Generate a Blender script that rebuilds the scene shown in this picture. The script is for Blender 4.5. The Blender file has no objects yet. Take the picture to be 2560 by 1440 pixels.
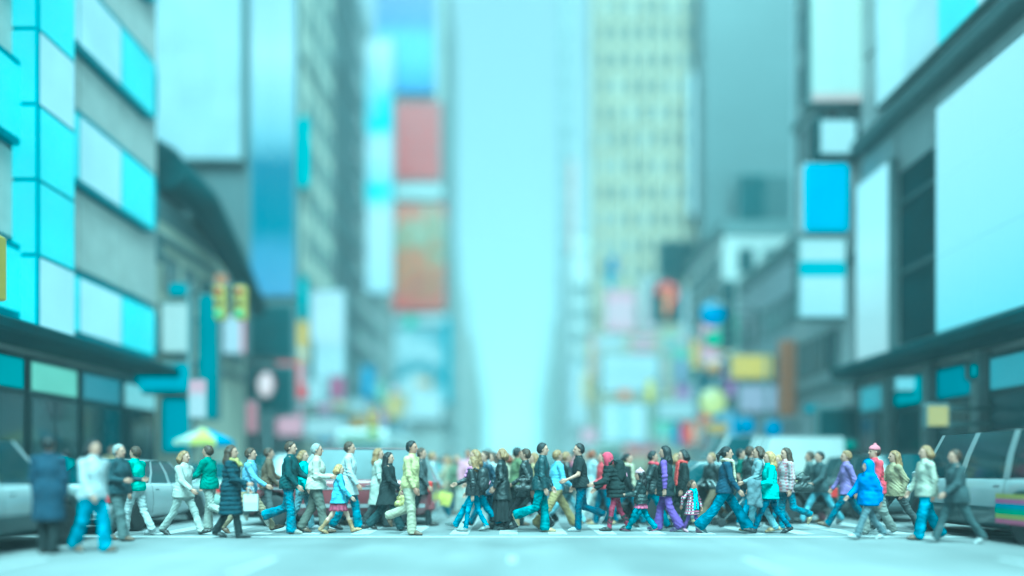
import bpy, bmesh, math, random
import numpy as np
from mathutils import Vector, Matrix
R = math.radians
rnd = random.Random(7)
sc = bpy.context.scene
COL = sc.collection

# ------------------------------------------------------------------ camera, sky, sun, exposure
CAM_H, FPX, HOR = 1.25, 1800.0, 1175.0          # eye height, focal length in photo pixels, horizon row
cam = bpy.data.objects.new('camera', bpy.data.cameras.new('camera')); COL.objects.link(cam)
cam.location = (0, 0, CAM_H); cam.rotation_euler = (R(90), 0, 0)
cam.data.sensor_width = 36; cam.data.lens = FPX/2560*36
cam.data.shift_y = (HOR-720)/2560
cam.data.clip_start = .1; cam.data.clip_end = 3000
cam.data.dof.use_dof = True; cam.data.dof.focus_distance = 14.3
cam.data.dof.aperture_fstop = cam.data.lens/1000/0.47
sc.camera = cam
sc.render.engine = 'CYCLES'
sc.cycles.use_denoising = True
sc.cycles.max_bounces = 6; sc.cycles.diffuse_bounces = 3; sc.cycles.volume_bounces = 2
sc.cycles.volume_step_rate = 4; sc.cycles.caustics_reflective = False; sc.cycles.caustics_refractive = False

SUN_EL, SUN_AZ = R(60), R(176)                   # high veiled sun, behind the camera
w = bpy.data.worlds.new('World'); sc.world = w; w.use_nodes = True
nt = w.node_tree; bg = nt.nodes['Background']
sky = nt.nodes.new('ShaderNodeTexSky'); sky.sky_type = 'NISHITA'; sky.sun_disc = False
sky.sun_elevation = SUN_EL; sky.sun_rotation = SUN_AZ; sky.dust_density = 6; sky.air_density = 1.0
mixn = nt.nodes.new('ShaderNodeMixRGB'); mixn.inputs[0].default_value = .93   # closed pale cloud deck over the blue
mixn.inputs[2].default_value = (1.68, 1.64, 1.68, 1)
nt.links.new(sky.outputs[0], mixn.inputs[1]); nt.links.new(mixn.outputs[0], bg.inputs[0])
bg.inputs[1].default_value = .10
sun = bpy.data.objects.new('sun', bpy.data.lights.new('sun', 'SUN')); COL.objects.link(sun)
sun.data.energy = 3.9; sun.data.angle = R(42); sun.data.color = (1, .97, .92)
sun.rotation_euler = (R(90)-SUN_EL, 0, R(4))   # rays run up the street
vs = sc.view_settings
vs.view_transform = 'Standard'; vs.look = 'None'; vs.gamma = 1; vs.exposure = 1.84
vs.use_curve_mapping = False
vs.use_white_balance = True; vs.white_balance_temperature = 3960; vs.white_balance_tint = -48

def at(px, py, Y): return Vector(((px-1280)/FPX*Y, Y, CAM_H-(py-HOR)/FPX*Y))
def foot(px, fy):
    Y = CAM_H*FPX/(fy-HOR); return Vector(((px-1280)/FPX*Y, Y, 0))

# ------------------------------------------------------------------ materials
MATS = {}
def mat(name, col, rough=.6, metal=0., var=.12, scale=6., bump=0., bscale=60., bdist=.02, dist=0., emit=0., spec=.5, coat=0.):
    key = (name, tuple(col), rough, metal, var, scale, bump, emit)
    if key in MATS: return MATS[key]
    m = bpy.data.materials.new(name); m.use_nodes = True; n = m.node_tree.nodes; l = m.node_tree.links
    b = n['Principled BSDF']; b.inputs['Roughness'].default_value = rough; b.inputs['Metallic'].default_value = metal
    b.inputs['Specular IOR Level'].default_value = spec; b.inputs['Coat Weight'].default_value = coat
    c = (*col[:3], 1)
    if var > 0:
        tc = n.new('ShaderNodeTexCoord'); no = n.new('ShaderNodeTexNoise'); no.inputs['Scale'].default_value = scale
        no.inputs['Detail'].default_value = 5
        r = n.new('ShaderNodeValToRGB')
        r.color_ramp.elements[0].position = .3; r.color_ramp.elements[1].position = .7
        r.color_ramp.elements[0].color = (*[x*(1-var) for x in col[:3]], 1)
        r.color_ramp.elements[1].color = (*[min(1, x*(1+var)) for x in col[:3]], 1)
        l.new(tc.outputs['Object'], no.inputs['Vector']); l.new(no.outputs['Fac'], r.inputs[0]); l.new(r.outputs[0], b.inputs['Base Color'])
        if emit: l.new(r.outputs[0], b.inputs['Emission Color'])
    else:
        b.inputs['Base Color'].default_value = c
        if emit: b.inputs['Emission Color'].default_value = c
    if emit: b.inputs['Emission Strength'].default_value = emit
    if bump:
        tc = n.new('ShaderNodeTexCoord'); no = n.new('ShaderNodeTexNoise'); no.inputs['Scale'].default_value = bscale; no.inputs['Detail'].default_value = 4
        bp = n.new('ShaderNodeBump'); bp.inputs['Strength'].default_value = bump; bp.inputs['Distance'].default_value = bdist; no.inputs['Distortion'].default_value = dist
        l.new(tc.outputs['Object'], no.inputs['Vector']); l.new(no.outputs['Fac'], bp.inputs['Height']); l.new(bp.outputs[0], b.inputs['Normal'])
    MATS[key] = m; return m
def cloth(col, rough=.85, var=.18): return mat('cloth', col, rough, var=var, scale=9, bump=.55, bscale=11, bdist=.035, dist=1.2, spec=.2)
def denim(col): return mat('denim', col, .9, var=.6, scale=7, bump=.65, bscale=13, bdist=.035, dist=1.2, spec=.15)  # noise colour is fading, plus contrast standing in for fold highlights
def leather(col): return mat('leather', col, .40, var=.25, scale=12, bump=.7, bscale=13, bdist=.03, dist=1.5)
def checker(name, cols, sx, sz, rough=.85):
    """woven check of three colours along object x and z"""
    key = (name, str(cols), sx, sz)
    if key in MATS: return MATS[key]
    m = bpy.data.materials.new(name); m.use_nodes = True; n = m.node_tree.nodes; l = m.node_tree.links
    b = n['Principled BSDF']; b.inputs['Roughness'].default_value = rough; b.inputs['Specular IOR Level'].default_value = .2
    tc = n.new('ShaderNodeTexCoord'); facs = []
    for ax, s in ((0, sx), (2, sz)):
        sp = n.new('ShaderNodeSeparateXYZ'); l.new(tc.outputs['Object'], sp.inputs[0])
        mu = n.new('ShaderNodeMath'); mu.operation = 'MULTIPLY'; mu.inputs[1].default_value = s; l.new(sp.outputs[ax], mu.inputs[0])
        fr = n.new('ShaderNodeMath'); fr.operation = 'FRACT'; l.new(mu.outputs[0], fr.inputs[0])
        gt = n.new('ShaderNodeMath'); gt.operation = 'GREATER_THAN'; gt.inputs[1].default_value = .5; l.new(fr.outputs[0], gt.inputs[0]); facs.append(gt)
    m1 = n.new('ShaderNodeMixRGB'); m1.inputs[1].default_value = (*cols[0], 1); m1.inputs[2].default_value = (*cols[1], 1); l.new(facs[0].outputs[0], m1.inputs[0])
    m2 = n.new('ShaderNodeMixRGB'); m2.inputs[1].default_value = (*cols[2], 1); l.new(m1.outputs[0], m2.inputs[2]); l.new(facs[1].outputs[0], m2.inputs[0])
    l.new(m2.outputs[0], b.inputs['Base Color']); MATS[key] = m; return m
GLASS = mat('dark_window_glass', (.018, .05, .06), .12, var=.3, scale=.4, spec=.8)
GLASS_PALE = mat('pale_window_glass', (.22, .25, .26), .15, var=.3, scale=.5, spec=.8)
CHROME = mat('chrome', (.55, .56, .57), .18, 1., var=.05)
RUBBER = mat('rubber', (.02, .02, .021), .8, var=.2, scale=20)
STEEL = mat('painted_steel', (.07, .10, .105), .5, var=.1)
GALV = mat('galvanised_steel', (.32, .33, .33), .45, .6, var=.15)
BLACKP = mat('black_plastic', (.02, .02, .022), .5, var=.1)

# ------------------------------------------------------------------ object helpers
def tag(o, label=None, cat=None, group=None, kind=None):
    if label: o['label'] = label
    if cat: o['category'] = cat
    if group: o['group'] = group
    if kind: o['kind'] = kind
    return o
def empty(name, loc=(0, 0, 0), rz=0, label=None, cat=None, group=None):
    o = bpy.data.objects.new(name, None); COL.objects.link(o); o.location = loc; o.rotation_euler = (0, 0, rz)
    o.empty_display_size = .2
    return tag(o, label, cat, group)
def link(name, me, mats=(), parent=None, smooth=None):
    o = bpy.data.objects.new(name, me); COL.objects.link(o)
    for m in (mats if isinstance(mats, (list, tuple)) else [mats]):
        me.materials.append(m)
    if parent is not None: setpar(o, parent)
    return o
def setpar(o, p):
    o.parent = p
    if p.get('_w'): o.matrix_parent_inverse = Matrix.Translation(-p.location)
def copy_tree(o, parent=None):
    c = o.copy(); COL.objects.link(c)
    if parent is not None:
        c.parent = parent; c.matrix_parent_inverse = o.matrix_parent_inverse.copy()
    for ch in o.children: copy_tree(ch, c)
    return c

class MB:
    """collects simple solids into one mesh"""
    def __init__(s): s.v = []; s.f = []; s.m = []; s.sm = []
    def add(s, v, f, mi=0, smooth=False):
        o = len(s.v); s.v += [tuple(p) for p in v]
        for q in f: s.f.append([i+o for i in q]); s.m.append(mi); s.sm.append(smooth)
        return s
    def box(s, x0, x1, y0, y1, z0, z1, mi=0, M=None, ch=0.):
        if ch > 0:   # chamfered box: three mutually inset layers
            c = min(ch, (x1-x0)/2.2, (y1-y0)/2.2, (z1-z0)/2.2)
            v = []
            for z, i in ((z0, c), (z0+c, 0), (z1-c, 0), (z1, c)):
                xa, xb, ya, yb = x0+i, x1-i, y0+i, y1-i; k = c*.6
                v += [(xa+k, ya, z), (xb-k, ya, z), (xb, ya+k, z), (xb, yb-k, z), (xb-k, yb, z), (xa+k, yb, z), (xa, yb-k, z), (xa, ya+k, z)]
            f = [list(range(7, -1, -1)), list(range(24, 32))]
            for l in range(3):
                for i in range(8): f.append([l*8+i, l*8+(i+1) % 8, (l+1)*8+(i+1) % 8, (l+1)*8+i])
        else:
            v = [(x0, y0, z0), (x1, y0, z0), (x1, y1, z0), (x0, y1, z0), (x0, y0, z1), (x1, y0, z1), (x1, y1, z1), (x0, y1, z1)]
            f = [(3, 2, 1, 0), (4, 5, 6, 7), (0, 1, 5, 4), (1, 2, 6, 5), (2, 3, 7, 6), (3, 0, 4, 7)]
        if M is not None: v = [M @ Vector(p) for p in v]
        return s.add(v, f, mi)
    def tube(s, pts, r, n=8, mi=0, caps=True, smooth=True):
        pts = [Vector(p) for p in pts]; rs = r if isinstance(r, (list, tuple)) else [r]*len(pts)
        v = []; f = []
        for i, p in enumerate(pts):
            d = (pts[min(i+1, len(pts)-1)]-pts[max(i-1, 0)]).normalized()
            a = d.cross(Vector((0, 0, 1)));
            if a.length < 1e-3: a = Vector((1, 0, 0))
            a.normalize(); b = d.cross(a)
            for k in range(n):
                t = 2*math.pi*k/n; v.append(p+(a*math.cos(t)+b*math.sin(t))*rs[i])
        for i in range(len(pts)-1):
            for k in range(n): f.append((i*n+k, i*n+(k+1) % n, (i+1)*n+(k+1) % n, (i+1)*n+k))
        s.add(v, f, mi, smooth)
        if caps:
            o = len(s.v)-len(v)
            s.f.append([o+k for k in range(n)][::-1]); s.m.append(mi); s.sm.append(False)
            s.f.append([o+(len(pts)-1)*n+k for k in range(n)]); s.m.append(mi); s.sm.append(False)
        return s
    def lathe(s, prof, n=20, c=(0, 0, 0), axis='z', mi=0, smooth=True):
        v = []; f = []
        for (r, h) in prof:
            for k in range(n):
                t = 2*math.pi*k/n; x, y = r*math.cos(t), r*math.sin(t)
                p = (x, y, h) if axis == 'z' else ((x, h, y) if axis == 'y' else (h, x, y))
                v.append((p[0]+c[0], p[1]+c[1], p[2]+c[2]))
        for i in range(len(prof)-1):
            for k in range(n): f.append((i*n+k, i*n+(k+1) % n, (i+1)*n+(k+1) % n, (i+1)*n+k))
        f.append([k for k in range(n)][::-1]); f.append([(len(prof)-1)*n+k for k in range(n)])
        return s.add(v, f, mi, smooth)
    def prism(s, poly, y0, y1, mi=0, plane='xz'):
        n = len(poly)
        def P(a, b, y): return (a, y, b) if plane == 'xz' else ((y, a, b) if plane == 'yz' else (a, b, y))
        v = [P(a, b, y0) for a, b in poly]+[P(a, b, y1) for a, b in poly]
        f = [list(range(n)), list(range(2*n-1, n-1, -1))]+[(i, i+n, (i+1) % n+n, (i+1) % n) for i in range(n)]
        return s.add(v, f, mi)
    def build(s, name, mats, parent=None, fix=True):
        me = bpy.data.meshes.new(name); me.from_pydata(s.v, [], s.f)
        me.polygons.foreach_set('material_index', s.m); me.polygons.foreach_set('use_smooth', s.sm)
        if fix:
            bm = bmesh.new(); bm.from_mesh(me); bmesh.ops.recalc_face_normals(bm, faces=bm.faces); bm.to_mesh(me); bm.free()
        me.update()
        return link(name, me, mats, parent)
# ------------------------------------------------------------------ implicit-surface modelling (numpy surface nets)
class Field:
    def __init__(s, xs, ys, zs):
        s.a = [np.asarray(q, np.float32) for q in (xs, ys, zs)]
        s.f = np.full([len(q) for q in s.a], .3, np.float32); s.band = .06
    def _sub(s, lo, hi):
        sl = []
        for q, l, h in zip(s.a, lo, hi):
            i = max(int(np.searchsorted(q, l))-1, 0); j = min(int(np.searchsorted(q, h))+1, len(q))
            if j-i < 1: return None, None
            sl.append(slice(i, j))
        X, Y, Z = np.meshgrid(*[q[t] for q, t in zip(s.a, sl)], indexing='ij', sparse=True)
        return tuple(sl), (X, Y, Z)
    def _mix(s, sl, d, k, sub):
        b = s.f[sl]
        if sub:
            s.f[sl] = np.maximum(b, -d); return
        if k > 0:
            h = np.clip(.5+.5*(b-d)/k, 0, 1); s.f[sl] = b*(1-h)+d*h-k*h*(1-h)
        else: s.f[sl] = np.minimum(b, d)
    def cone(s, a, b, ra, rb, k=.03, flat=None, sub=False, sy=1.):
        """round cone a-b; flat=(lo,hi) cuts its ends square (metres past a / b); sy squeezes y"""
        a = np.array(a, float); b = np.array(b, float); m = max(ra, rb)*max(1, 1)+s.band+k
        ms = np.array((m, m*max(sy, 1), m))
        sl, P = s._sub(np.minimum(a, b)-ms, np.maximum(a, b)+ms)
        if sl is None: return s
        ab = b-a; L2 = float(ab@ab)+1e-9
        px, py, pz = P[0]-a[0], (P[1]-a[1])/1., P[2]-a[2]
        t0 = (px*ab[0]+py*ab[1]+pz*ab[2])/L2; t = np.clip(t0, 0, 1)
        dy = (py-t*ab[1])/sy
        d = np.sqrt((px-t*ab[0])**2+dy**2+(pz-t*ab[2])**2)-(ra+(rb-ra)*t)
        if flat:
            L = math.sqrt(L2)
            if flat[0] is not None: d = np.maximum(d, -t0*L-flat[0])
            if flat[1] is not None: d = np.maximum(d, (t0-1)*L-flat[1])
        s._mix(sl, d.astype(np.float32), k, sub); return s
    def ell(s, c, r, k=.03, sub=False, tilt=0.):
        """ellipsoid; tilt turns it in the x-z plane (lean forward)"""
        c = np.array(c, float); r = np.array(r, float); m = np.full(3, s.band+k)+(r if tilt == 0 else np.full(3, r.max()))
        sl, P = s._sub(c-m, c+m)
        if sl is None: return s
        x, y, z = P[0]-c[0], P[1]-c[1], P[2]-c[2]
        if tilt:
            ct, st = math.cos(tilt), math.sin(tilt); x, z = x*ct-z*st, x*st+z*ct
        q = np.sqrt((x/r[0])**2+(y/r[1])**2+(z/r[2])**2); q2 = np.sqrt((x/r[0]**2)**2+(y/r[1]**2)**2+(z/r[2]**2)**2)+1e-6
        s._mix(sl, (q*(q-1)/q2).astype(np.float32), k, sub); return s
    def cut(s, n, off):
        """keep where n.p <= off"""
        X, Y, Z = np.meshgrid(*s.a, indexing='ij', sparse=True)
        s.f = np.maximum(s.f, (X*n[0]+Y*n[1]+Z*n[2]-off).astype(np.float32)); return s
    def wrinkle(s, amp, freq=(22, 22, 30), seed=0):
        X, Y, Z = np.meshgrid(*s.a, indexing='ij', sparse=True); r = random.Random(seed)
        q = 0
        for i in range(4):
            kx, ky, kz = [(.4+1.1*r.random())*f*(1 if r.random() > .5 else -1) for f in freq]
            q = q+np.sin(kx*X+ky*Y+kz*Z+r.random()*6.3+1.5*np.sin(.31*kz*X+.5*kx*Z))/(1+.5*i)
        s.f = s.f+(amp*q).astype(np.float32); return s
    def creases(s, spots, amp, seed=0):
        """bunched cloth folds round joints: sharp ridges that fade away from each spot"""
        X, Y, Z = np.meshgrid(*s.a, indexing='ij', sparse=True); r = random.Random(seed)
        for c, rad in spots:
            w = np.exp(-((X-c[0])**2+(Y-c[1])**2+(Z-c[2])**2)/(2*rad*rad)); a = r.uniform(-.9, .9); k = r.uniform(75, 110)
            q = np.abs(np.sin(.5*k*(Z+a*X+.35*Y)+r.random()*6+1.2*np.sin(14*X+11*Y)))
            s.f = s.f+(amp*w*(q-.6)).astype(np.float32)
        return s
    def mesh(s):
        f = s.f; ins = f < 0
        if not ins.any(): return np.zeros((0, 3)), np.zeros((0, 4), int)
        f[0] = f[-1] = .1; f[:, 0] = f[:, -1] = .1; f[:, :, 0] = f[:, :, -1] = .1; ins = f < 0
        c = np.zeros([n-1 for n in f.shape], np.uint8)
        for i in (0, 1):
            for j in (0, 1):
                for k in (0, 1): c += ins[i:f.shape[0]-1+i, j:f.shape[1]-1+j, k:f.shape[2]-1+k]
        I, J, K = np.nonzero((c > 0) & (c < 8)); n = len(I)
        idx = np.full(c.shape, -1, np.int64); idx[I, J, K] = np.arange(n)
        acc = np.zeros((n, 3)); cnt = np.zeros(n); A = s.a
        for ax in range(3):
            for u in (0, 1):
                for v in (0, 1):
                    o = [0, 0, 0]; o[(ax+1) % 3] = u; o[(ax+2) % 3] = v
                    p = (I+o[0], J+o[1], K+o[2]); o2 = list(o); o2[ax] = 1; q = (I+o2[0], J+o2[1], K+o2[2])
                    fa, fb = f[p], f[q]; h = (fa < 0) != (fb < 0)
                    t = np.where(h, fa/np.where(fa == fb, 1, fa-fb), 0)
                    for d in range(3):
                        pa, pb = A[d][p[d]], A[d][q[d]]; acc[:, d] += np.where(h, pa+(pb-pa)*t, 0)
                    cnt += h
        V = acc/np.maximum(cnt, 1)[:, None]
        Q = []
        for ax in range(3):
            sl0 = [slice(1, -1)]*3; sl1 = [slice(1, -1)]*3; sl0[ax] = slice(0, -1); sl1[ax] = slice(1, None)
            a, b = ins[tuple(sl0)], ins[tuple(sl1)]
            for flip, msk in ((False, a & ~b), (True, ~a & b)):
                P = np.array(np.nonzero(msk)); off = np.ones((3, 1), int); off[ax] = 0; P = P+off
                g = []
                for (u, v) in ((0, 0), (1, 0), (1, 1), (0, 1)):
                    o = np.zeros((3, 1), int); o[(ax+1) % 3] = u-1; o[(ax+2) % 3] = v-1; T = P+o
                    g.append(idx[T[0], T[1], T[2]])
                q = np.stack(g, 1); Q.append(q[:, ::-1] if flip else q)
        Q = np.concatenate(Q); Q = Q[(Q >= 0).all(1)]
        return V, Q
def npmesh(name, V, Q, mi=None):
    me = bpy.data.meshes.new(name); n, m = len(V), len(Q)
    me.vertices.add(n); me.vertices.foreach_set('co', np.asarray(V, np.float32).ravel())
    me.loops.add(m*4); me.loops.foreach_set('vertex_index', np.asarray(Q, np.int32).ravel())
    me.polygons.add(m); me.polygons.foreach_set('loop_start', np.arange(0, m*4, 4, dtype=np.int32))
    me.polygons.foreach_set('use_smooth', np.ones(m, bool))
    if mi is not None: me.polygons.foreach_set('material_index', np.asarray(mi, np.int32))
    me.update(calc_edges=True); me.validate(); return me
def span(lo, hi, st, fine=None):
    """grid line positions, with a finer stretch inside fine=(lo,hi,step)"""
    if not fine: return np.arange(lo, hi+st, st)
    a, b, f = fine
    return np.concatenate([np.arange(a-f, lo-st, -st)[::-1], np.arange(a, b, f), np.arange(b, hi+st, st)])

# ------------------------------------------------------------------ people
HANDS = {}
def hand_mesh(side, fist):
    """hand hanging from the wrist along -z, palm towards the thigh; thumb forward (+x). wrist at 0"""
    k = (side, fist)
    if k in HANDS: return HANDS[k]
    st = .0055
    F = Field(span(-.075, .085, st), span(-.06, .06, st), span(-.215, .03, st)); F.band = .02
    F.cone((0, 0, .02), (0, 0, -.02), .026, .026, .01, sy=.8)
    F.cone((-.012, 0, -.03), (-.022, 0, -.085), .024, .018, .014, sy=.6)
    F.cone((.012, 0, -.03), (.020, 0, -.09), .024, .018, .014, sy=.6)
    inn = -side                                         # palm faces the body
    for i, (x, L) in enumerate(((.029, .068), (.010, .077), (-.009, .072), (-.027, .055))):
        bend = (.35 if not fist else 1.35)+.12*i
        p = np.array((x, 0, -.090)); ang = bend*.4
        for j, fr in enumerate((.45, .32, .23)):
            d = np.array((0, inn*math.sin(ang), -math.cos(ang))); q = p+d*L*fr
            F.cone(p, q, .0092-.0008*j, .0086-.0008*j, .003); p = q; ang += bend*.55 if not fist else 1.25
    p0 = np.array((.026, inn*.006, -.035)); p1 = p0+np.array((.016, inn*.018, -.034)); p2 = p1+np.array((.000, inn*.010, -.030))
    F.cone(p0, p1, .0135, .0115, .008); F.cone(p1, p2, .011, .009, .003)
    HANDS[k] = F.mesh(); return HANDS[k]

def rot_from(z_to, x_hint):
    """3x3 whose -z column follows z_to, +x near x_hint"""
    z = -np.array(z_to, float); z /= np.linalg.norm(z); x = np.array(x_hint, float); x -= z*(x@z); x /= np.linalg.norm(x)+1e-9
    return np.stack([x, np.cross(z, x), z], 1)

POSES = {   # legs: (hip flexion, knee flexion, foot pitch) left, right; arms: (shoulder, elbow, abduct) left, right
 'stride':  dict(legs=((27, 6, 14), (-21, 17, -24)), arms=((-22, 14, 8), (24, 26, 8)), lean=3),
 'stride2': dict(legs=((-22, 16, -26), (26, 5, 12)), arms=((22, 26, 8), (-24, 14, 8)), lean=4),
 'wide':    dict(legs=((33, 4, 16), (-28, 14, -34)), arms=((-28, 16, 8), (28, 30, 8)), lean=4),
 'wide2':   dict(legs=((-28, 14, -34), (33, 4, 16)), arms=((28, 30, 8), (-28, 16, 8)), lean=4),
 'toeoff':  dict(legs=((-12, 58, -62), (9, 8, 0)), arms=((14, 18, 6), (-10, 12, 6)), lean=4),
 'toeoff2': dict(legs=((9, 8, 0), (-12, 58, -62)), arms=((-10, 12, 6), (14, 18, 6)), lean=4),
 'short':   dict(legs=((15, 7, 4), (-13, 16, -14)), arms=((-12, 16, 7), (12, 20, 7)), lean=2),
 'short2':  dict(legs=((-13, 16, -14), (15, 7, 4)), arms=((12, 20, 7), (-12, 16, 7)), lean=2),
 'stand':   dict(legs=((3, 5, 0), (-3, 4, 0)), arms=((2, 12, 7), (-2, 10, 7)), lean=1),
}
SKIN = [mat('skin', c, .55, var=.08, scale=14, spec=.35) for c in ((.42, .25, .18), (.35, .19, .13), (.20, .10, .065), (.47, .31, .23))]
LIPS = mat('lips', (.30, .10, .09), .5, var=.05); EYE = mat('eye', (.03, .025, .02), .2, var=0)
def skel(P, H, child):
    s = H/1.75; leg = s*(.94 if child else 1.)
    up = s
    J = {}; lo = 9
    lean = R(P.get('lean', 2))
    for i, (h, k, fp) in enumerate(P['legs']):
        sd = 1 if i == 0 else -1
        h, k, fp = R(h), R(k), R(fp)
        hip = np.array((0, sd*.088*s, 0.)); kn = hip+.435*leg*np.array((math.sin(h), sd*.01, -math.cos(h)))
        an = kn+.405*leg*np.array((math.sin(h-k), -sd*.03, -math.cos(h-k)))
        f = np.array((math.cos(fp), .06*sd, math.sin(fp))); u = np.array((-math.sin(fp), 0, math.cos(fp)))
        heel = an-.082*s*u-.055*s*f; toe = an-.082*s*u+.175*s*f
        J['leg%d' % i] = [hip, kn, an, f, u, heel, toe]; lo = min(lo, heel[2], toe[2]-(.0 if fp > -.1 else -.012*s))
    hz = -lo
    for i in (0, 1):
        for q in (0, 1, 2, 5, 6): J['leg%d' % i][q] = J['leg%d' % i][q]+np.array((0, 0, hz))
    ax = np.array((math.sin(lean), 0, math.cos(lean))); base = np.array((0, 0, hz))
    J['hz'] = hz; J['ax'] = ax; J['lean'] = lean; J['s'] = s
    J['waist'] = base+ax*.14*up; J['chest'] = base+ax*.34*up; J['neck'] = base+ax*.555*up
    hb = R(P.get('head', 0)+P.get('lean', 2)*.4); hax = np.array((math.sin(hb), 0, math.cos(hb)))
    hs = s*(1.22 if child else 1.)
    J['hs'] = hs; J['headc'] = J['neck']+hax*(.165*hs); J['hax'] = hax
    for i, (sh, el, ab) in enumerate(P['arms']):
        sd = 1 if i == 0 else -1
        a = J['neck']-ax*.065*up+np.array((0, sd*.185*up, 0)); t = R(sh); b = R(ab)
        d = np.array((math.sin(t)*math.cos(b), sd*math.sin(b), -math.cos(t)*math.cos(b))); e = a+d*.285*up
        t2 = t+R(el); inw = P.get('inward', (0, 0))[i]
        d2 = np.array((math.sin(t2), -sd*(.05+inw), -math.cos(t2))); d2 /= np.linalg.norm(d2); wv = e+d2*.25*up
        J['arm%d' % i] = [a, e, wv, d2]
    return J
def bounds(J, keys, m):
    pts = []
    for k in keys:
        v = J[k]; pts += [q for q in v if np.shape(q) == (3,) and not (abs(np.linalg.norm(q)-1) < 1e-6 and False)] if isinstance(v, list) else [v]
    p = np.array(pts); return p.min(0)-m, p.max(0)+m
def body_mesh(J, build=1., fist=(False, False), lg=1.):
    s, hs = J['s'], J['hs']; hz = J['hz']; hc = J['headc']
    pts = [J['leg%d' % i][q] for i in (0, 1) for q in (1, 2, 5, 6)]+[J['arm%d' % i][q] for i in (0, 1) for q in (1, 2)]
    p = np.array(pts); lo = p.min(0)-.1; hi = p.max(0)+.1
    lo[1] = min(lo[1], -.27*s); hi[1] = max(hi[1], .27*s); lo[0] = min(lo[0], hc[0]-.15*hs); hi[0] = max(hi[0], hc[0]+.16*hs)
    st = .0235; ft = .0100
    F = Field(span(lo[0], hi[0], st, (hc[0]-.125*hs, hc[0]+.14*hs, ft)), span(lo[1], hi[1], st, (-.10*hs, .10*hs, ft)),
              span(-.02, hc[2]+.16*hs, st, (hc[2]-.15*hs, hc[2]+.15*hs, ft)))
    ln = J['lean']; b = build
    F.ell((0, 0, hz+.02*s), (.115*s*b, .165*s*b, .125*s), .05); F.ell(J['waist'], (.10*s*b, .145*s*b, .15*s), .06, tilt=ln)
    F.ell(J['chest'], (.118*s*b, .168*s*b, .185*s), .06, tilt=ln)
    nk = J['neck']
    for i in (0, 1):
        a, e, wv, d2 = J['arm%d' % i]
        F.cone(nk-J['ax']*.03*s, a, .055*s, .055*s, .05); F.cone(a, e, .052*s, .040*s, .03); F.cone(e, wv, .040*s, .026*s, .02)
        hip, kn, an, f, u, heel, toe = J['leg%d' % i]
        F.cone(hip, kn, .085*s*b*lg, .054*s*lg, .04); F.cone(kn, an, .054*s*lg, .036*s*lg, .03)
        F.cone(kn*.65+an*.35-np.array((.018*s, 0, 0)), kn*.45+an*.55, (.045*s)*lg, .03*s*lg, .03)
        F.cone(heel+u*.035*s+f*.03*s, toe+u*.022*s-f*.02*s, .034*s, .022*s, .02)
    x = J['hax']; fw = np.array((x[2], 0, -x[0]))
    def hp(a, y, z): return hc+fw*a*hs+np.array((0, y*hs, 0))+x*z*hs
    F.cone(nk-J['ax']*.02*s, hp(-.012, 0, -.06), .056*s, .052*hs, .03)
    F.ell(hp(-.008, 0, .022), (.098*hs, .076*hs, .098*hs), .02)          # skull
    F.ell(hp(.028, 0, -.045), (.066*hs, .056*hs, .075*hs), .03)          # jaw
    F.ell(hp(.068, 0, -.088), (.024*hs, .024*hs, .022*hs), .02)          # chin
    F.cone(hp(.082, 0, .018), hp(.108, 0, -.022), .010*hs, .016*hs, .012) # nose
    F.cone(hp(.078, -.035, .030), hp(.078, .035, .030), .012*hs, .012*hs, .015) # brow
    F.cone(hp(.082, -.018, -.056), hp(.082, .018, -.056), .011*hs, .011*hs, .008) # mouth
    for sd in (1, -1):
        F.ell(hp(-.008, sd*.078, -.004), (.022*hs, .011*hs, .034*hs), .006)
        F.ell(hp(.092, sd*.032, .008), (.016*hs, .014*hs, .011*hs), .0, sub=True)
        F.ell(hp(.079, sd*.032, .008), (.013*hs, .015*hs, .012*hs), .002)
    V, Q = F.mesh()
    ce = V[Q].mean(1)-hc; la = ce@fw/hs; lz = ce@x/hs; ly = ce[:, 1]/hs
    mi = np.zeros(len(Q), int)
    mi[(la > .06) & (abs(lz+.056) < .010) & (abs(ly) < .026)] = 1
    mi[(la > .074) & (abs(lz-.008) < .0085) & (abs(abs(ly)-.032) < .013)] = 2
    vs_, qs_, ms_ = [V], [Q], [mi]; n = len(V)
    for i in (0, 1):
        a, e, wv, d2 = J['arm%d' % i]; hv, hq = hand_mesh(1 if i == 0 else -1, fist[i])
        h = (hv*(s if hs == s else s*1.05))@rot_from(d2, (1, 0, .2)).T+wv
        vs_.append(h); qs_.append(hq+n); n += len(h); ms_.append(np.zeros(len(hq), int))
    return npmesh('person_body', np.concatenate(vs_), np.concatenate(qs_), np.concatenate(ms_))
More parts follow.
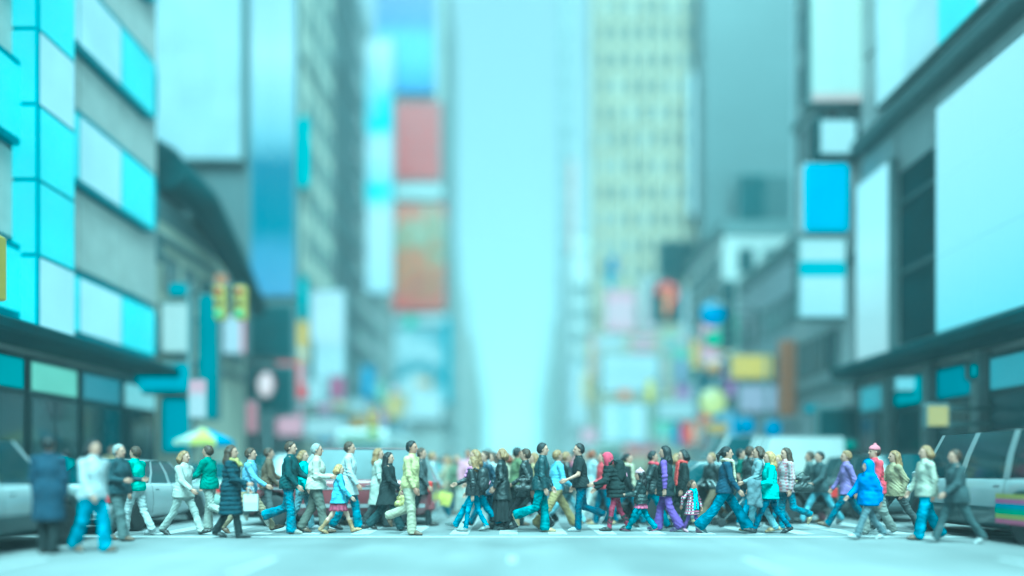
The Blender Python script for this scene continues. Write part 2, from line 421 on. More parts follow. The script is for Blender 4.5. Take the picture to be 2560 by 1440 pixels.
def trousers_mesh(J, ra=.066, rk=.070, rt=.098, build=1., seed=0, short=None, wr=.0035):
    s, hz = J['s'], J['hz']
    pts = np.array([J['leg%d' % i][q] for i in (0, 1) for q in (0, 1, 2)]); lo = pts.min(0)-.17; hi = pts.max(0)+.17
    st = .0132
    F = Field(span(min(lo[0], -.2), max(hi[0], .2), st), span(-.24, .24, st), span(max(lo[2]+.1, -.02), hz+.2, st))
    F.ell((0, 0, hz+.035*s), (.124*s*build, .168*s*build, .15*s), .04)
    for i in (0, 1):
        hip, kn, an, f, u, heel, toe = J['leg%d' % i]
        F.cone(hip+np.array((0, 0, -.01)), kn, rt*s*(.5+.5*build), rk*s, .05)
        if short: continue
        F.cone(kn, an, rk*s, ra*s, .03, flat=(None, .045*s))
        F.cone(kn*.5+an*.5, an, (rk+ra)*.46*s, ra*1.06*s, .03, flat=(None, .045*s))
    F.creases([(J['leg%d' % i][q], .13*s) for i in (0, 1) for q in (1, 2)]+[(J['leg%d' % i][0]*.5+J['leg%d' % i][1]*.5, .12*s) for i in (0, 1)], wr*4.0, seed)
    F.wrinkle(wr*.6, (24, 20, 40), seed); F.cut((0, 0, 1), hz+.13*s)
    return npmesh('trousers', *F.mesh())
def top_mesh(J, hem=.0, flare=1.0, puff=1.0, build=1., sleeve=1., seed=0, collar=True, wr=.004, quilt=0., hood=False):
    """upper garment; hem = how far it reaches below the hips (m), sleeve 0..1"""
    s, hz = J['s'], J['hz']; nk = J['neck']; ax = J['ax']; ln = J['lean']
    pts = [J['arm%d' % i][q] for i in (0, 1) for q in (0, 1, 2)]; p = np.array(pts)
    lo = p.min(0)-.13; hi = p.max(0)+.13; w = .24*s*flare*build+.12
    lo = np.minimum(lo, (-w, -w, hz-hem*s-.1)); hi = np.maximum(hi, (w, w, nk[2]+.16))
    st = .0138
    F = Field(*[span(a, b, st) for a, b in zip(lo, hi)])
    b = build*puff
    F.ell(J['chest'], (.142*s*b, .190*s*b, .205*s), .06, tilt=ln); F.ell(J['waist'], (.130*s*b, .175*s*b, .17*s), .07, tilt=ln)
    F.ell((0, 0, hz+.03*s), (.158*s*b, .202*s*b, .17*s), .07)
    if hem > .02:
        lx = (J['leg0'][1][0]+J['leg1'][1][0])*.25
        F.cone((0, 0, hz+.05*s), (lx*hem*1.2, 0, hz-hem*s), .150*s*b, .172*s*flare*b, .05, flat=(None, 0), sy=1.22)
        for i in (0, 1):
            hip, kn = J['leg%d' % i][:2]; t = min(1., (hem+.06)/.44); F.cone(hip, hip+(kn-hip)*t, .118*s, .108*s, .06)
    F.cone(nk-ax*.06*s, nk+ax*.025*s, .075*s, .066*s, .03, flat=(None, .01))
    if collar: F.cone(nk+ax*.0*s, nk+ax*.04*s, .070*s, .072*s, .01, flat=(0, .012))
    if hood: F.ell(nk-np.array((.07*s, 0, -.01)), (.075*s, .11*s, .075*s), .04)
    for i in (0, 1):
        a, e, wv, d2 = J['arm%d' % i]
        F.cone(nk-ax*.045*s, a-np.array((0, 0, .006)), .066*s, .060*s, .05)
        if sleeve <= 0: continue
        F.cone(a, e, .063*s*puff, .056*s*puff, .04, flat=(None, None if sleeve > .5 else -.06))
        if sleeve > .5: F.cone(e, e+(wv-e)*sleeve, .056*s*puff, .043*s*puff, .03, flat=(None, .01))
    F.creases([(J['arm%d' % i][1], .10*s) for i in (0, 1)]+[(J['waist']+np.array((0, y, 0)), .13*s) for y in (-.15*s, .15*s)], wr*3.6, seed)
    F.wrinkle(wr*.55, (22, 18, 26), seed)
    if quilt:
        F.f = F.f+(quilt*np.abs(np.sin(F.a[2]*math.pi/.085))[None, None, :]*-1+quilt*.5).astype(np.float32)
    F.cut((0, 0, -1), -(hz-hem*s-(.03*s if hem <= .02 else 0)))
    return npmesh('jacket', *F.mesh())
def skirt_mesh(J, L=.36, flare=1.25, seed=0):
    s, hz = J['s'], J['hz']; st = .014
    F = Field(span(-.36, .36, st), span(-.36, .36, st), span(hz-L*s-.05, hz+.2, st))
    F.cone((0, 0, hz+.12*s), (0, 0, hz-L*s), .12*s, .19*s*flare, .03, flat=(.0, 0), sy=1.15)
    X, Y, Z = np.meshgrid(*F.a, indexing='ij', sparse=True)
    F.f = F.f+(.012*np.sin(np.arctan2(Y, X)*13)*np.clip((hz+.1-Z)/.4, 0, 1)).astype(np.float32)
    return npmesh('skirt', *F.mesh())
def shoe_mesh(J, i, kind='shoe'):
    s = J['s']; hip, kn, an, f, u, heel, toe = J['leg%d' % i]; st = .0108
    top = an+(kn-an)*(.62 if kind == 'tallboot' else (.25 if kind == 'boot' else .02))
    p = np.array((heel, toe, an, top)); lo = p.min(0)-.075*s; hi = p.max(0)+.075*s
    F = Field(*[span(a, b, st) for a, b in zip(lo, hi)])
    F.cone(heel+u*.046*s+f*.035*s, toe+u*.038*s-f*.065*s, .046*s, .048*s, .02); F.cone(toe+u*.038*s-f*.065*s, toe+u*.026*s+f*.02*s, .048*s, .028*s, .03)
    F.cone(heel+u*.05*s+f*.06*s, an+u*.01*s, .042*s, .041*s, .03, flat=(None, .01))
    if kind in ('boot', 'tallboot'): F.cone(an, top, .047*s, (.062 if kind == 'tallboot' else .052)*s, .02, flat=(None, .0)); F.wrinkle(.0016, (60, 60, 90), i)
    n = -u; F.cut(n, float(n@heel))                         # flat sole
    V, Q = F.mesh(); h = (V[Q].mean(1)-heel)@u
    return npmesh('shoe', V, Q, (h < .022*s).astype(int))
def hair_mesh(J, kind, seed=0):
    hs, s = J['hs'], J['s']; hc = J['headc']; x = J['hax']; fw = np.array((x[2], 0, -x[0]))
    def hp(a, y, z): return hc+fw*a*hs+np.array((0, y*hs, 0))+x*z*hs
    lo = hc-np.array((.22, .16, .5 if kind in ('long', 'hijab') else .24))*hs; hi = hc+np.array((.17, .16, .18))*hs
    F = Field(*[span(a, b, .0115) for a, b in zip(lo, hi)])
    F.ell(hp(-.014, 0, .030), (.107*hs, .088*hs, .104*hs), .02)
    if kind in ('short', 'bob', 'long', 'pony', 'bun'): F.ell(hp(-.045, 0, -.012), (.074*hs, .083*hs, .075*hs), .03)
    n = fw*.86-x*.51; F.cut(n, float(n@hp(.028, 0, .034)))   # face stays open
    if kind == 'bald':
        n = x*1.0; F.cut(n, float(n@hp(0, 0, .045)))
    if kind in ('long', 'bob'):
        L = -.30 if kind == 'long' else -.10
        for sd in (1, -1):
            F.cone(hp(-.03, sd*.062, .0), hp(-.045, sd*.080, L*.55), .042*hs, .04*hs, .03); F.cone(hp(-.045, sd*.08, L*.55), hp(-.06, sd*.06, L), .04*hs, .022*hs, .03)
        F.cone(hp(-.07, 0, .0), hp(-.10, 0, L*.6), .062*hs, .06*hs, .04, sy=1.35); F.cone(hp(-.10, 0, L*.6), hp(-.11, 0, L*1.1), .06*hs, .03*hs, .04, sy=1.3)
    if kind == 'pony': F.cone(hp(-.11, 0, .04), hp(-.17, 0, -.05), .03*hs, .036*hs, .02); F.cone(hp(-.17, 0, -.05), hp(-.16, 0, -.17), .036*hs, .015*hs, .02)
    if kind == 'bun': F.ell(hp(-.115, 0, .055), (.045*hs, .045*hs, .042*hs), .015)
    X, Y, Z = np.meshgrid(*F.a, indexing='ij', sparse=True); r = random.Random(seed)
    F.f = F.f+(.0035*np.sin(95*Y+60*X+3*np.sin(20*Z)+r.random()*6)+.003*np.sin(130*X-70*Y+4*np.sin(17*Z))).astype(np.float32)
    return npmesh('hair', *F.mesh())
def hat_mesh(J, kind):
    hs = J['hs']; hc = J['headc']; x = J['hax']; fw = np.array((x[2], 0, -x[0]))
    def hp(a, y, z): return hc+fw*a*hs+np.array((0, y*hs, 0))+x*z*hs
    lo = hc-np.array((.22, .2, .24))*hs; hi = hc+np.array((.24, .2, .24))*hs
    F = Field(*[span(a, b, .0115) for a, b in zip(lo, hi)])
    if kind == 'hood':
        F.ell(hp(-.025, 0, .02), (.130*hs, .112*hs, .135*hs), .02); F.cone(hp(-.03, 0, -.06), hp(-.05, 0, -.17), .105*hs, .11*hs, .04)
        F.ell(hp(.11, 0, -.005), (.085*hs, .07*hs, .10*hs), .01, sub=True)
    else:
        F.ell(hp(-.010, 0, .045), (.112*hs, .094*hs, .100*hs), .02); n = -x+fw*.12; F.cut(n, float(n@hp(0, 0, .035)))
        if kind == 'cap': F.ell(hp(.115, 0, .045), (.075*hs, .07*hs, .012*hs), .012)
        if kind == 'beanie': F.ell(hp(-.02, 0, .15), (.03*hs, .03*hs, .03*hs), .01)
    return npmesh('hat', *F.mesh())
def scarf_mesh(J, tails=.35, seed=0):
    s = J['s']; nk = J['neck']+J['ax']*.02*s
    F = Field(span(nk[0]-.2, nk[0]+.25, .012), span(-.2, .2, .012), span(nk[2]-.16-tails, nk[2]+.14, .012))
    N = 12
    for k in range(N):
        a, b = 2*math.pi*k/N, 2*math.pi*(k+1)/N
        F.cone(nk+np.array((math.cos(a)*.085*s+.005, math.sin(a)*.085*s, .012*math.sin(2*a))), nk+np.array((math.cos(b)*.085*s+.005, math.sin(b)*.085*s, .012*math.sin(2*b))), .034*s, .034*s, .01)
    if tails > .05:
        for sd in (.05, -.06):
            p = nk+np.array((.11*s, sd*s, -.02)); F.cone(p, p+np.array((.055*s, sd*.3, -tails*s)), .026*s, .03*s, .012, flat=(None, 0), sy=1.9)
    F.wrinkle(.003, (50, 50, 60), seed)
    return npmesh('scarf', *F.mesh())
HAIRC = {'black': (.012, .011, .012), 'brown': (.05, .028, .016), 'blond': (.36, .22, .09), 'grey': (.28, .27, .26), 'fair': (.24, .14, .06), 'red': (.18, .05, .02)}
def hairmat(c): return mat('hair', HAIRC[c], .5, var=.35, scale=25, bump=.4, bscale=120, spec=.4)
NPERS = 0
def person(loc, rot, H, pose, label, top, legs, hair=('short', 'black'), shoes=('shoe', (.03, .025, .022), (.03, .025, .022)), skin=0,
           child=False, build=1., scarf=None, hat=None, skirt=None, group=None, fist=(False, False), over=None, **kw):
    """top = (material, dict for top_mesh); legs = (material, dict for trousers_mesh) or None"""
    global NPERS; NPERS += 1; sd = NPERS
    P = dict(POSES[pose]); P.update(kw)
    J = skel(P, H, child)
    r = empty('person', loc, R(rot), label, 'person', group)
    b = link('body', body_mesh(J, build, fist, .72 if legs else 1.), [SKIN[skin], LIPS, EYE], r)
    if legs: link('trousers', trousers_mesh(J, build=build, seed=sd, **legs[1]), legs[0], r)
    if skirt: link('skirt', skirt_mesh(J, seed=sd, **skirt[1]), skirt[0], r)
    link(kw.get('topname', 'jacket'), top_mesh(J, build=build, seed=sd+50, **top[1]), top[0], r)
    if over: link('vest', top_mesh(J, build=build, seed=sd+90, **over[1]), over[0], r)
    for i in (0, 1): link('boot' if 'boot' in shoes[0] else 'shoe', shoe_mesh(J, i, shoes[0]), [leather(shoes[1]), mat('sole', shoes[2], .8)], r)
    if hair: link('hair', hair_mesh(J, hair[0], sd), hairmat(hair[1]), r)
    if scarf: link('scarf', scarf_mesh(J, scarf[1], sd), scarf[0], r)
    if hat: link('hood' if hat[1] == 'hood' else 'hat', hat_mesh(J, hat[1]), hat[0], r)
    r['_hand0'] = [float(q) for q in J['arm0'][2]+J['arm0'][3]*.09*J['s']]; r['_hand1'] = [float(q) for q in J['arm1'][2]+J['arm1'][3]*.09*J['s']]
    return r
def hand_pos(r, i):
    q = Vector(r['_hand%d' % i]); return Matrix.LocRotScale(r.location, r.rotation_euler, None) @ q
# ------------------------------------------------------------------ lit screens: colours as seen, turned into what they give off
EXPO = 2**vs.exposure
def raw(c, k=1.):
    l = [(x/255)/12.92 if x < 10 else ((x/255+.055)/1.055)**2.4 for x in c]
    return tuple(max(.002, l[i]/(g*EXPO)*k) for i, g in enumerate((.41, 1.12, 1.20)))
def lit(c, name='lit_screen'):
    key = (name, c)
    if key in MATS: return MATS[key]
    m = bpy.data.materials.new(name); m.use_nodes = True; b = m.node_tree.nodes['Principled BSDF']
    b.inputs['Base Color'].default_value = (.02, .02, .02, 1); b.inputs['Roughness'].default_value = .35
    n = m.node_tree.nodes; l = m.node_tree.links; tc = n.new('ShaderNodeTexCoord'); no = n.new('ShaderNodeTexNoise'); no.inputs['Scale'].default_value = .45; no.inputs['Detail'].default_value = 3
    r = n.new('ShaderNodeValToRGB'); a = raw(c)
    r.color_ramp.elements[0].position = .3; r.color_ramp.elements[1].position = .7
    r.color_ramp.elements[0].color = (*[x*.86 for x in a], 1); r.color_ramp.elements[1].color = (*[x*1.06 for x in a], 1)
    l.new(tc.outputs['Object'], no.inputs[0]); l.new(no.outputs[0], r.inputs[0]); l.new(r.outputs[0], b.inputs['Emission Color']); b.inputs['Emission Strength'].default_value = 1
    MATS[key] = m; return m
def picture(stops, z0, z1, noise=.0, nscale=.3, axis=2, cells=False):
    """video-wall image: colours in order along one axis, broken up by soft shapes"""
    m = bpy.data.materials.new('screen_image'); m.use_nodes = True; n = m.node_tree.nodes; l = m.node_tree.links; b = n['Principled BSDF']
    b.inputs['Base Color'].default_value = (.02, .02, .02, 1); b.inputs['Roughness'].default_value = .35
    tc = n.new('ShaderNodeTexCoord'); sp = n.new('ShaderNodeSeparateXYZ'); l.new(tc.outputs['Object'], sp.inputs[0])
    mr = n.new('ShaderNodeMapRange'); mr.inputs['From Min'].default_value = z0; mr.inputs['From Max'].default_value = z1; l.new(sp.outputs[axis], mr.inputs['Value'])
    no = n.new('ShaderNodeTexVoronoi' if cells else 'ShaderNodeTexNoise'); no.inputs['Scale'].default_value = nscale; l.new(tc.outputs['Object'], no.inputs['Vector'])
    ma = n.new('ShaderNodeMath'); ma.operation = 'MULTIPLY_ADD'; ma.inputs[1].default_value = noise; l.new(no.outputs[0], ma.inputs[0])
    sb = n.new('ShaderNodeMath'); sb.operation = 'SUBTRACT'; sb.inputs[1].default_value = noise*.5; l.new(mr.outputs[0], sb.inputs[0]); l.new(sb.outputs[0], ma.inputs[2])
    r = n.new('ShaderNodeValToRGB'); e = r.color_ramp.elements
    while len(e) < len(stops): e.new(.5)
    for i, (p, c) in enumerate(stops): e[i].position = p; e[i].color = (*raw(c), 1)
    l.new(ma.outputs[0], r.inputs[0]); l.new(r.outputs[0], b.inputs['Emission Color']); b.inputs['Emission Strength'].default_value = 1
    return m

# ------------------------------------------------------------------ ground: road, markings, kerbs, pavements
def asphalt():
    m = bpy.data.materials.new('worn_asphalt'); m.use_nodes = True; n = m.node_tree.nodes; l = m.node_tree.links; b = n['Principled BSDF']
    b.inputs['Roughness'].default_value = .85; b.inputs['Specular IOR Level'].default_value = .3
    tc = n.new('ShaderNodeTexCoord'); mp = n.new('ShaderNodeMapping'); mp.inputs['Scale'].default_value = (.55, .06, 1); l.new(tc.outputs['Object'], mp.inputs[0])
    a = n.new('ShaderNodeTexNoise'); a.inputs['Scale'].default_value = 1.6; a.inputs['Detail'].default_value = 6; l.new(mp.outputs[0], a.inputs[0])
    g = n.new('ShaderNodeTexNoise'); g.inputs['Scale'].default_value = 90; g.inputs['Detail'].default_value = 3; l.new(tc.outputs['Object'], g.inputs[0])
    p = n.new('ShaderNodeTexNoise'); p.inputs['Scale'].default_value = .35; p.inputs['Detail'].default_value = 7; l.new(tc.outputs['Object'], p.inputs[0])
    r = n.new('ShaderNodeValToRGB'); r.color_ramp.elements[0].position = .32; r.color_ramp.elements[1].position = .68
    r.color_ramp.elements[0].color = (.155, .159, .161, 1); r.color_ramp.elements[1].color = (.215, .22, .22, 1); l.new(a.outputs[0], r.inputs[0])
    m1 = n.new('ShaderNodeMixRGB'); m1.blend_type = 'OVERLAY'; m1.inputs[0].default_value = .35; l.new(r.outputs[0], m1.inputs[1]); l.new(g.outputs[0], m1.inputs[2])
    m2 = n.new('ShaderNodeMixRGB'); m2.blend_type = 'OVERLAY'; m2.inputs[0].default_value = .65; l.new(m1.outputs[0], m2.inputs[1]); l.new(p.outputs[0], m2.inputs[2])
    l.new(m2.outputs[0], b.inputs['Base Color'])
    bp = n.new('ShaderNodeBump'); bp.inputs['Strength'].default_value = .25; bp.inputs['Distance'].default_value = .01; l.new(g.outputs[0], bp.inputs['Height']); l.new(bp.outputs[0], b.inputs['Normal'])
    return m
KL, KR = -10.8, 11.4                                    # kerb lines
ground = tag(MB().box(-700, 700, -60, 1500, -.5, -.02).build('ground', mat('city_ground', (.2, .2, .2), .9)), kind='structure')
road = tag(MB().box(KL-.1, KR+.1, -40, 700, -.3, 0).build('road', asphalt()), kind='structure')
def sheet(x0, x1, y0, y1, z, skew=0.):
    return [(x0, y0, z), (x1, y0, z), (x1+skew, y1, z), (x0+skew, y1, z)]
def wornpaint():
    m = mat('road_paint', (.38, .385, .385), .7, var=.22, scale=7, bump=.2, bscale=80); return m
PAINT = wornpaint()
def mark(name, x0, x1, y0, y1, skew=0.):
    nx = 1; mb = MB(); mb.add(sheet(x0, x1, y0, y1, .004, skew), [(0, 1, 2, 3)]); return mb.build(name, PAINT, road, fix=False)
mark('stop_line', KL+.3, KR-.3, 13.32, 13.58)
mark('stop_line', KL+.3, KR-.3, 18.9, 19.1)
for i in range(22):                                     # crossing bars run along the street
    x = -9.9+i*.965
    mark('crosswalk_bar', x, x+.36, 13.95, 18.2)
for x in (-3.35, 0., 3.3, -6.6, 6.9):
    for k in range(-1, 12):
        y = 2.2+k*6.3 if abs(x) > .1 else .9+k*4.4
        if 12.2 < y < 19.2 or (y+1.2 > 13.2 and y < 13.6): continue
        mark('lane_dash', x-.06, x+.06, y, y+(1.7 if abs(x) > .1 else .75))
STONE = mat('kerb_granite', (.30, .30, .29), .8, var=.15, scale=10, bump=.2)
SLAB = mat('paving_concrete', (.26, .265, .26), .85, var=.2, scale=2.5, bump=.2)
JOINT = mat('joint_sand', (.12, .12, .115), .9)
for sd, k in ((-1, KL), (1, KR)):
    a, b = sorted((k+sd*.18, sd*40)); pv = tag(MB().box(a, b, -40, 700, -.3, .115).build('pavement', JOINT), kind='structure')
    ks = None; sl = None
    for i in range(44):
        y = 9+i*1.5
        if ks is None: ks = MB().box(min(k, k+sd*.18), max(k, k+sd*.18), y, y+1.48, -.05, .13, ch=.02).build('kerb_stone', STONE, pv); y0 = y
        else: o = ks.copy(); COL.objects.link(o); o.location.y = y-y0
    for i in range(34):
        for j in range(2):
            if sl is None: sl = MB().box(min(k+sd*.2, k+sd*1.38), max(k+sd*.2, k+sd*1.38), 9, 10.48, .1, .135, ch=.008).build('paving_slab', SLAB, pv)
            else: o = sl.copy(); COL.objects.link(o); o.location = (sd*j*1.2, i*1.5, rnd.uniform(-.003, .003))

# ------------------------------------------------------------------ buildings
def winset(mb_frame, w, h, d=.07, t=.09):
    mb_frame.box(-w/2, w/2, -d, 0, 0, t).box(-w/2, w/2, -d, 0, h-t, h).box(-w/2, -w/2+t, -d, 0, t, h-t).box(w/2-t, w/2, -d, 0, t, h-t).box(-t*.35, t*.35, -d*.8, 0, t, h-t)
    return mb_frame
def windows(par, face, fixed, cols, rows, w, h, framemat, panemats, skip=0.):
    """rows of framed windows; face 'front' (-y), 'east' (+x) or 'west' (-x); cols = positions along the face, rows = sill heights"""
    f0 = None; rz = {'front': 0, 'east': R(90), 'west': R(-90)}[face]; pm = []
    for p in panemats:
        me = bpy.data.meshes.new('pane'); a = .09
        me.from_pydata([(-w/2+a, -.012, a), (w/2-a, -.012, a), (w/2-a, -.012, h-a), (-w/2+a, -.012, h-a), (-w/2+a, .0, a), (w/2-a, .0, a), (w/2-a, .0, h-a), (-w/2+a, .0, h-a)], [], [(0, 1, 2, 3), (7, 6, 5, 4), (0, 4, 5, 1), (2, 6, 7, 3), (1, 5, 6, 2), (0, 3, 7, 4)])
        me.materials.append(p); pm.append(me)
    for z in rows:
        for c in cols:
            if skip and rnd.random() < skip: continue
            if f0 is None: f0 = winset(MB(), w, h).build('window', framemat, par); o = f0
            else: o = bpy.data.objects.new('window', f0.data); COL.objects.link(o); setpar(o, par)
            o.rotation_euler = (0, 0, rz); o.location = (c, fixed, z) if face == 'front' else (fixed, c, z)
            pn = bpy.data.objects.new('pane', rnd.choice(pm)); COL.objects.link(pn); pn.parent = o
def rng(a, b, n): return [a+(b-a)*(i+.5)/n for i in range(n)]
def building(name, label, x0, x1, y0, y1, h, wm, group=None, cornice=None, base=None, ledges=(), cat='building', ch=0.):
    r = empty(name, ((x0+x1)/2, (y0+y1)/2, 0), 0, label, cat, group)
    r['_w'] = 1; r.location.z = .13
    MB().box(x0, x1, y0, y1, 0.13, h, ch=ch).build('wall', wm, r)
    MB().box(x0+.2, x1-.2, y0+.2, y1-.2, h, h+.12).build('roof', mat('roof_felt', (.1, .1, .1), .9), r)
    p = MB()
    for a in ((x0-.05, x1+.05, y0-.05, y0+.3), (x0-.05, x1+.05, y1-.3, y1+.05), (x0-.05, x0+.3, y0+.3, y1-.3), (x1-.3, x1+.05, y0+.3, y1-.3)): p.box(*a, h+.003, h+.9)
    p.build('parapet', cornice or wm, r)
    for z in ledges: MB().box(x0-.14, x1+.14, y0-.14, y1+.14, z, z+.3, ch=.05).build('string_course', cornice or wm, r)
    return r
def wallm(c, v=.12): return mat('facade', c, .8, var=v, scale=.5, bump=.1, bscale=8)
TRIM = mat('trim', (.11, .145, .15), .6)
DARKT = mat('dark_teal_cladding', (.008, .036, .043), .8, var=.25, scale=1, spec=.15)
MINT, CREAM, PALE, SLATE = (.36, .37, .33), (.40, .37, .29), (.45, .45, .44), (.06, .068, .08)

# --- left, nearest: pale block with bright lit bands, dark shopfront below
XL = -13.
b1 = building('screen_building', 'pale corner block with rounded bright cyan window bands and a dark shopfront, left edge', -27, XL, 4, 26.3, 24, wallm(PALE), cornice=TRIM)
CY, WH, CY2 = lit((106, 240, 252)), lit((146, 238, 250)), lit((0, 200, 222))
me_p = None
for z0, z1 in ((7.25, 9.5), (11.95, 13.5), (15.95, 17.6), (20, 22)):
    for i in range(9):
        y = 5.2+i*2.33
        o = MB().box(XL+.003, XL+.10, y, y+2.28, z0, z1, ch=.02).build('wall_panel', mat('pale_panel', (.60, .58, .54), .6, var=.1, scale=1.5), b1)
for bi, (z0, z1) in enumerate(((5.15, 7.05), (9.62, 11.8), (13.62, 15.8), (17.75, 19.8))):
    yy0, yy1 = 5., 25.8
    poly = [(yy0, z0), (yy1-.5, z0), (yy1-.15, z0+.12), (yy1, z0+.45), (yy1, z1-.45), (yy1-.15, z1-.12), (yy1-.5, z1), (yy0, z1)]
    fr = MB().prism(poly, XL+.002, XL+.30, plane='yz').build('window_band', mat('blue_band_frame', (.03, .20, .26), .4), b1)
    for k in range(9):
        a = 5.2+k*2.28; e = a+2.2
        m = WH if 19.6 < a < 22. else (WH if (bi == 2 and k % 3 == 0) else CY)
        MB().box(XL+.30, XL+.325, a, min(e, yy1-.28), z0+.16, z1-.16, ch=.01).build('lit_pane', m, fr)
fin = empty('vertical_light_column', (XL+.4, 19.4, 4.75), 0, 'tall bright cyan light column running up the pale corner block', 'light column'); fin['_w'] = 1
MB().box(XL+.003, XL+.75, 18.6, 20.2, 4.75, 24.5, ch=.05).build('casing', mat('blue_band_frame', (.03, .20, .26), .4), fin)
for k in range(10): MB().box(XL+.75, XL+.77, 18.68, 20.12, 4.9+k*1.95, 6.75+k*1.95).build('light_panel', CY if k % 3 else WH, fin); MB().box(XL+.1, XL+.7, 18.575, 18.6, 4.9+k*1.95, 6.75+k*1.95).build('light_panel', CY, fin)
cn = MB().box(XL+.01, XL+1.5, 5, 26.4, 4.45, 4.8, ch=.08).build('canopy', DARKT, b1)
for i in range(9):
    y = 5.2+i*2.33
    fr = MB().box(XL+.003, XL+.12, y, y+2.2, .35, 4.3).build('shop_window', mat('dark_frame', (.012, .04, .046), .4), b1)
    MB().box(XL+.12, XL+.14, y+.12, y+1.04, .5, 3.2).build('pane', GLASS, fr); MB().box(XL+.12, XL+.14, y+1.14, y+2.08, .5, 3.2).build('pane', GLASS, fr)
    MB().box(XL+.12, XL+.15, y+.12, y+2.08, 3.4, 4.15).build('fascia_panel', lit(((120, 205, 210), (40, 150, 160), (110, 205, 185), (60, 130, 145))[i % 4]), fr)
# --- left, second: low mint block, dark thing on the roof, sky above
b2 = building('low_corner_building', 'low mint rendered block with dark roof tank beside the bright cyan bands', -24, XL-.3, 26.8, 35.8, 10.7, wallm((.52, .50, .40)), cornice=TRIM, ledges=(5.6, 9.9))
windows(b2, 'front', 26.8, [-15.2], (6.2, 8.0), 1.2, 1.5, TRIM, [GLASS, GLASS_PALE])
windows(b2, 'east', XL-.3, rng(27.2, 35.4, 5), (6.2, 8.1), 1.1, 1.4, TRIM, [GLASS, GLASS_PALE])
tk = empty('roof_tank', (-14.9, 29, 10.82), 0, 'dark round water tank on the roof of the low mint block', 'water tank')
MB().lathe([(1.5, .9), (1.55, 1.0), (1.5, 3.2), (1.4, 3.3), (.2, 4.0), (.05, 4.05)], 18).build('tank', DARKT, tk)
for a, b in ((-1, -1), (-1, 1), (1, -1), (1, 1)): MB().tube([(a, b, -.1), (a*.9, b*.9, 1.)], .1, 6).build('leg', STEEL, tk)
aw = empty('roof_gantry', (-13, 31, 9), 0, 'dark sloping steel gantry on the front of the low mint block', 'gantry'); aw['_w'] = 1
MB().tube([(-13.1, 27.4, 12.6), (-12.7, 29.5, 12.2), (-12.4, 32.5, 10.4), (-12.3, 35, 9.0)], [.75, .7, .55, .4], 10).build('beam', DARKT, aw)
for y, z in ((28.5, 12.35), (31, 11.4), (34, 9.6)): MB().tube([(-13.55, y, min(z, 10.8)-.1), (-13.5, y, z), (-12.6, y, z)], .09, 6).build('bracket', STEEL, aw)

def board(name, label, px0, py0, px1, py1, Y, face, depth=.35, cat='billboard', frame=None, group=None, wallx=None, split=(1, 1), border=.12):
    """framed screen or sign facing the crossing, at its own distance; face = material or list of materials for its panels"""
    a, b = at(px0, py1, Y), at(px1, py0, Y); x0, x1, z0, z1 = a.x, b.x, a.z, b.z
    r = empty(name, ((x0+x1)/2, Y, z0), 0, label, cat, group); fm = frame or TRIM
    W2, Hh = (x1-x0)/2, z1-z0; bd = min(border, W2*.2, Hh*.2)
    MB().box(-W2, W2, 0, depth, 0, Hh, ch=min(.04, bd*.5)).build('casing', fm, r)
    nx, nz = split; faces = face if isinstance(face, (list, tuple)) else [face]; i = 0
    for kz in range(nz):
        for kx in range(nx):
            xa = -W2+bd+(2*W2-2*bd)*kx/nx; xb = -W2+bd+(2*W2-2*bd)*(kx+1)/nx; za = bd+(Hh-2*bd)*kz/nz; zb = bd+(Hh-2*bd)*(kz+1)/nz
            MB().box(xa+.012, xb-.012, -.04, -.002, za+.012, zb-.012).build('screen_panel', faces[i % len(faces)], r); i += 1
    if wallx is not None:
        xe = -W2 if wallx < x0 else W2; xw = wallx-r.location.x
        for zz in (Hh*.2, Hh*.8): MB().box(min(xe, xw), max(xe, xw), depth*.3, depth*.6, zz-.06, zz+.06).build('bracket', STEEL, r)
    return r
def disc(name, label, px, py, rpx, Y, m, rim=None, cat='sign', wallx=None, oval=1.):
    c = at(px, py, Y); rr = rpx/FPX*Y; r = empty(name, c, 0, label, cat)
    v = MB().lathe([(rr*.97, 0), (rr, .03), (rr, .20), (rr*.95, .22)], 28, axis='y'); v.build('rim', rim or TRIM, r)
    MB().lathe([(rr*.9, -.03), (rr*.9, .0)], 28, axis='y').build('face', m, r)
    if wallx is not None:
        xw = wallx-c.x; s_ = 1 if xw > 0 else -1
        MB().box(min(s_*rr*.9, xw), max(s_*rr*.9, xw), .08, .14, -.05, .05).build('bracket', STEEL, r)
    return r
Sm = lit
# low mint block signs
board('blue_sign', 'small bright blue sign box on the low mint block under the tank', 332, 592, 398, 652, 26.5, Sm((0, 190, 232)), cat='sign', wallx=-13.2)
board('window_sign', 'small square teal sign on pale mint wall', 420, 705, 470, 742, 26.4, Sm((40, 165, 185)), cat='sign', depth=.2)
board('mint_panel', 'tall blank mint wall sign beside the cyan band', 398, 752, 482, 888, 26.4, Sm((150, 228, 228)), cat='sign', depth=.25)
board('vertical_banner', 'tall dark teal vertical banner sign on the left side', 496, 735, 545, 1050, 27, Sm((0, 140, 158)), cat='banner', wallx=-13.2)
board('teal_fascia', 'wide bright teal fascia sign above the left shopfront', 325, 905, 478, 985, 25, Sm((0, 172, 198)), cat='sign')
board('teal_hoarding', 'teal hoarding panel below the wide teal fascia', 402, 992, 478, 1135, 25.2, Sm((20, 150, 172)), cat='hoarding')
board('pink_banner', 'white banner with pale pink top hanging by the teal banner', 468, 945, 520, 1050, 24, picture([(0, (150, 225, 235)), (.55, (150, 225, 235)), (.7, (165, 185, 205)), (1, (165, 185, 205))], 0, 1.4), cat='banner', depth=.06)
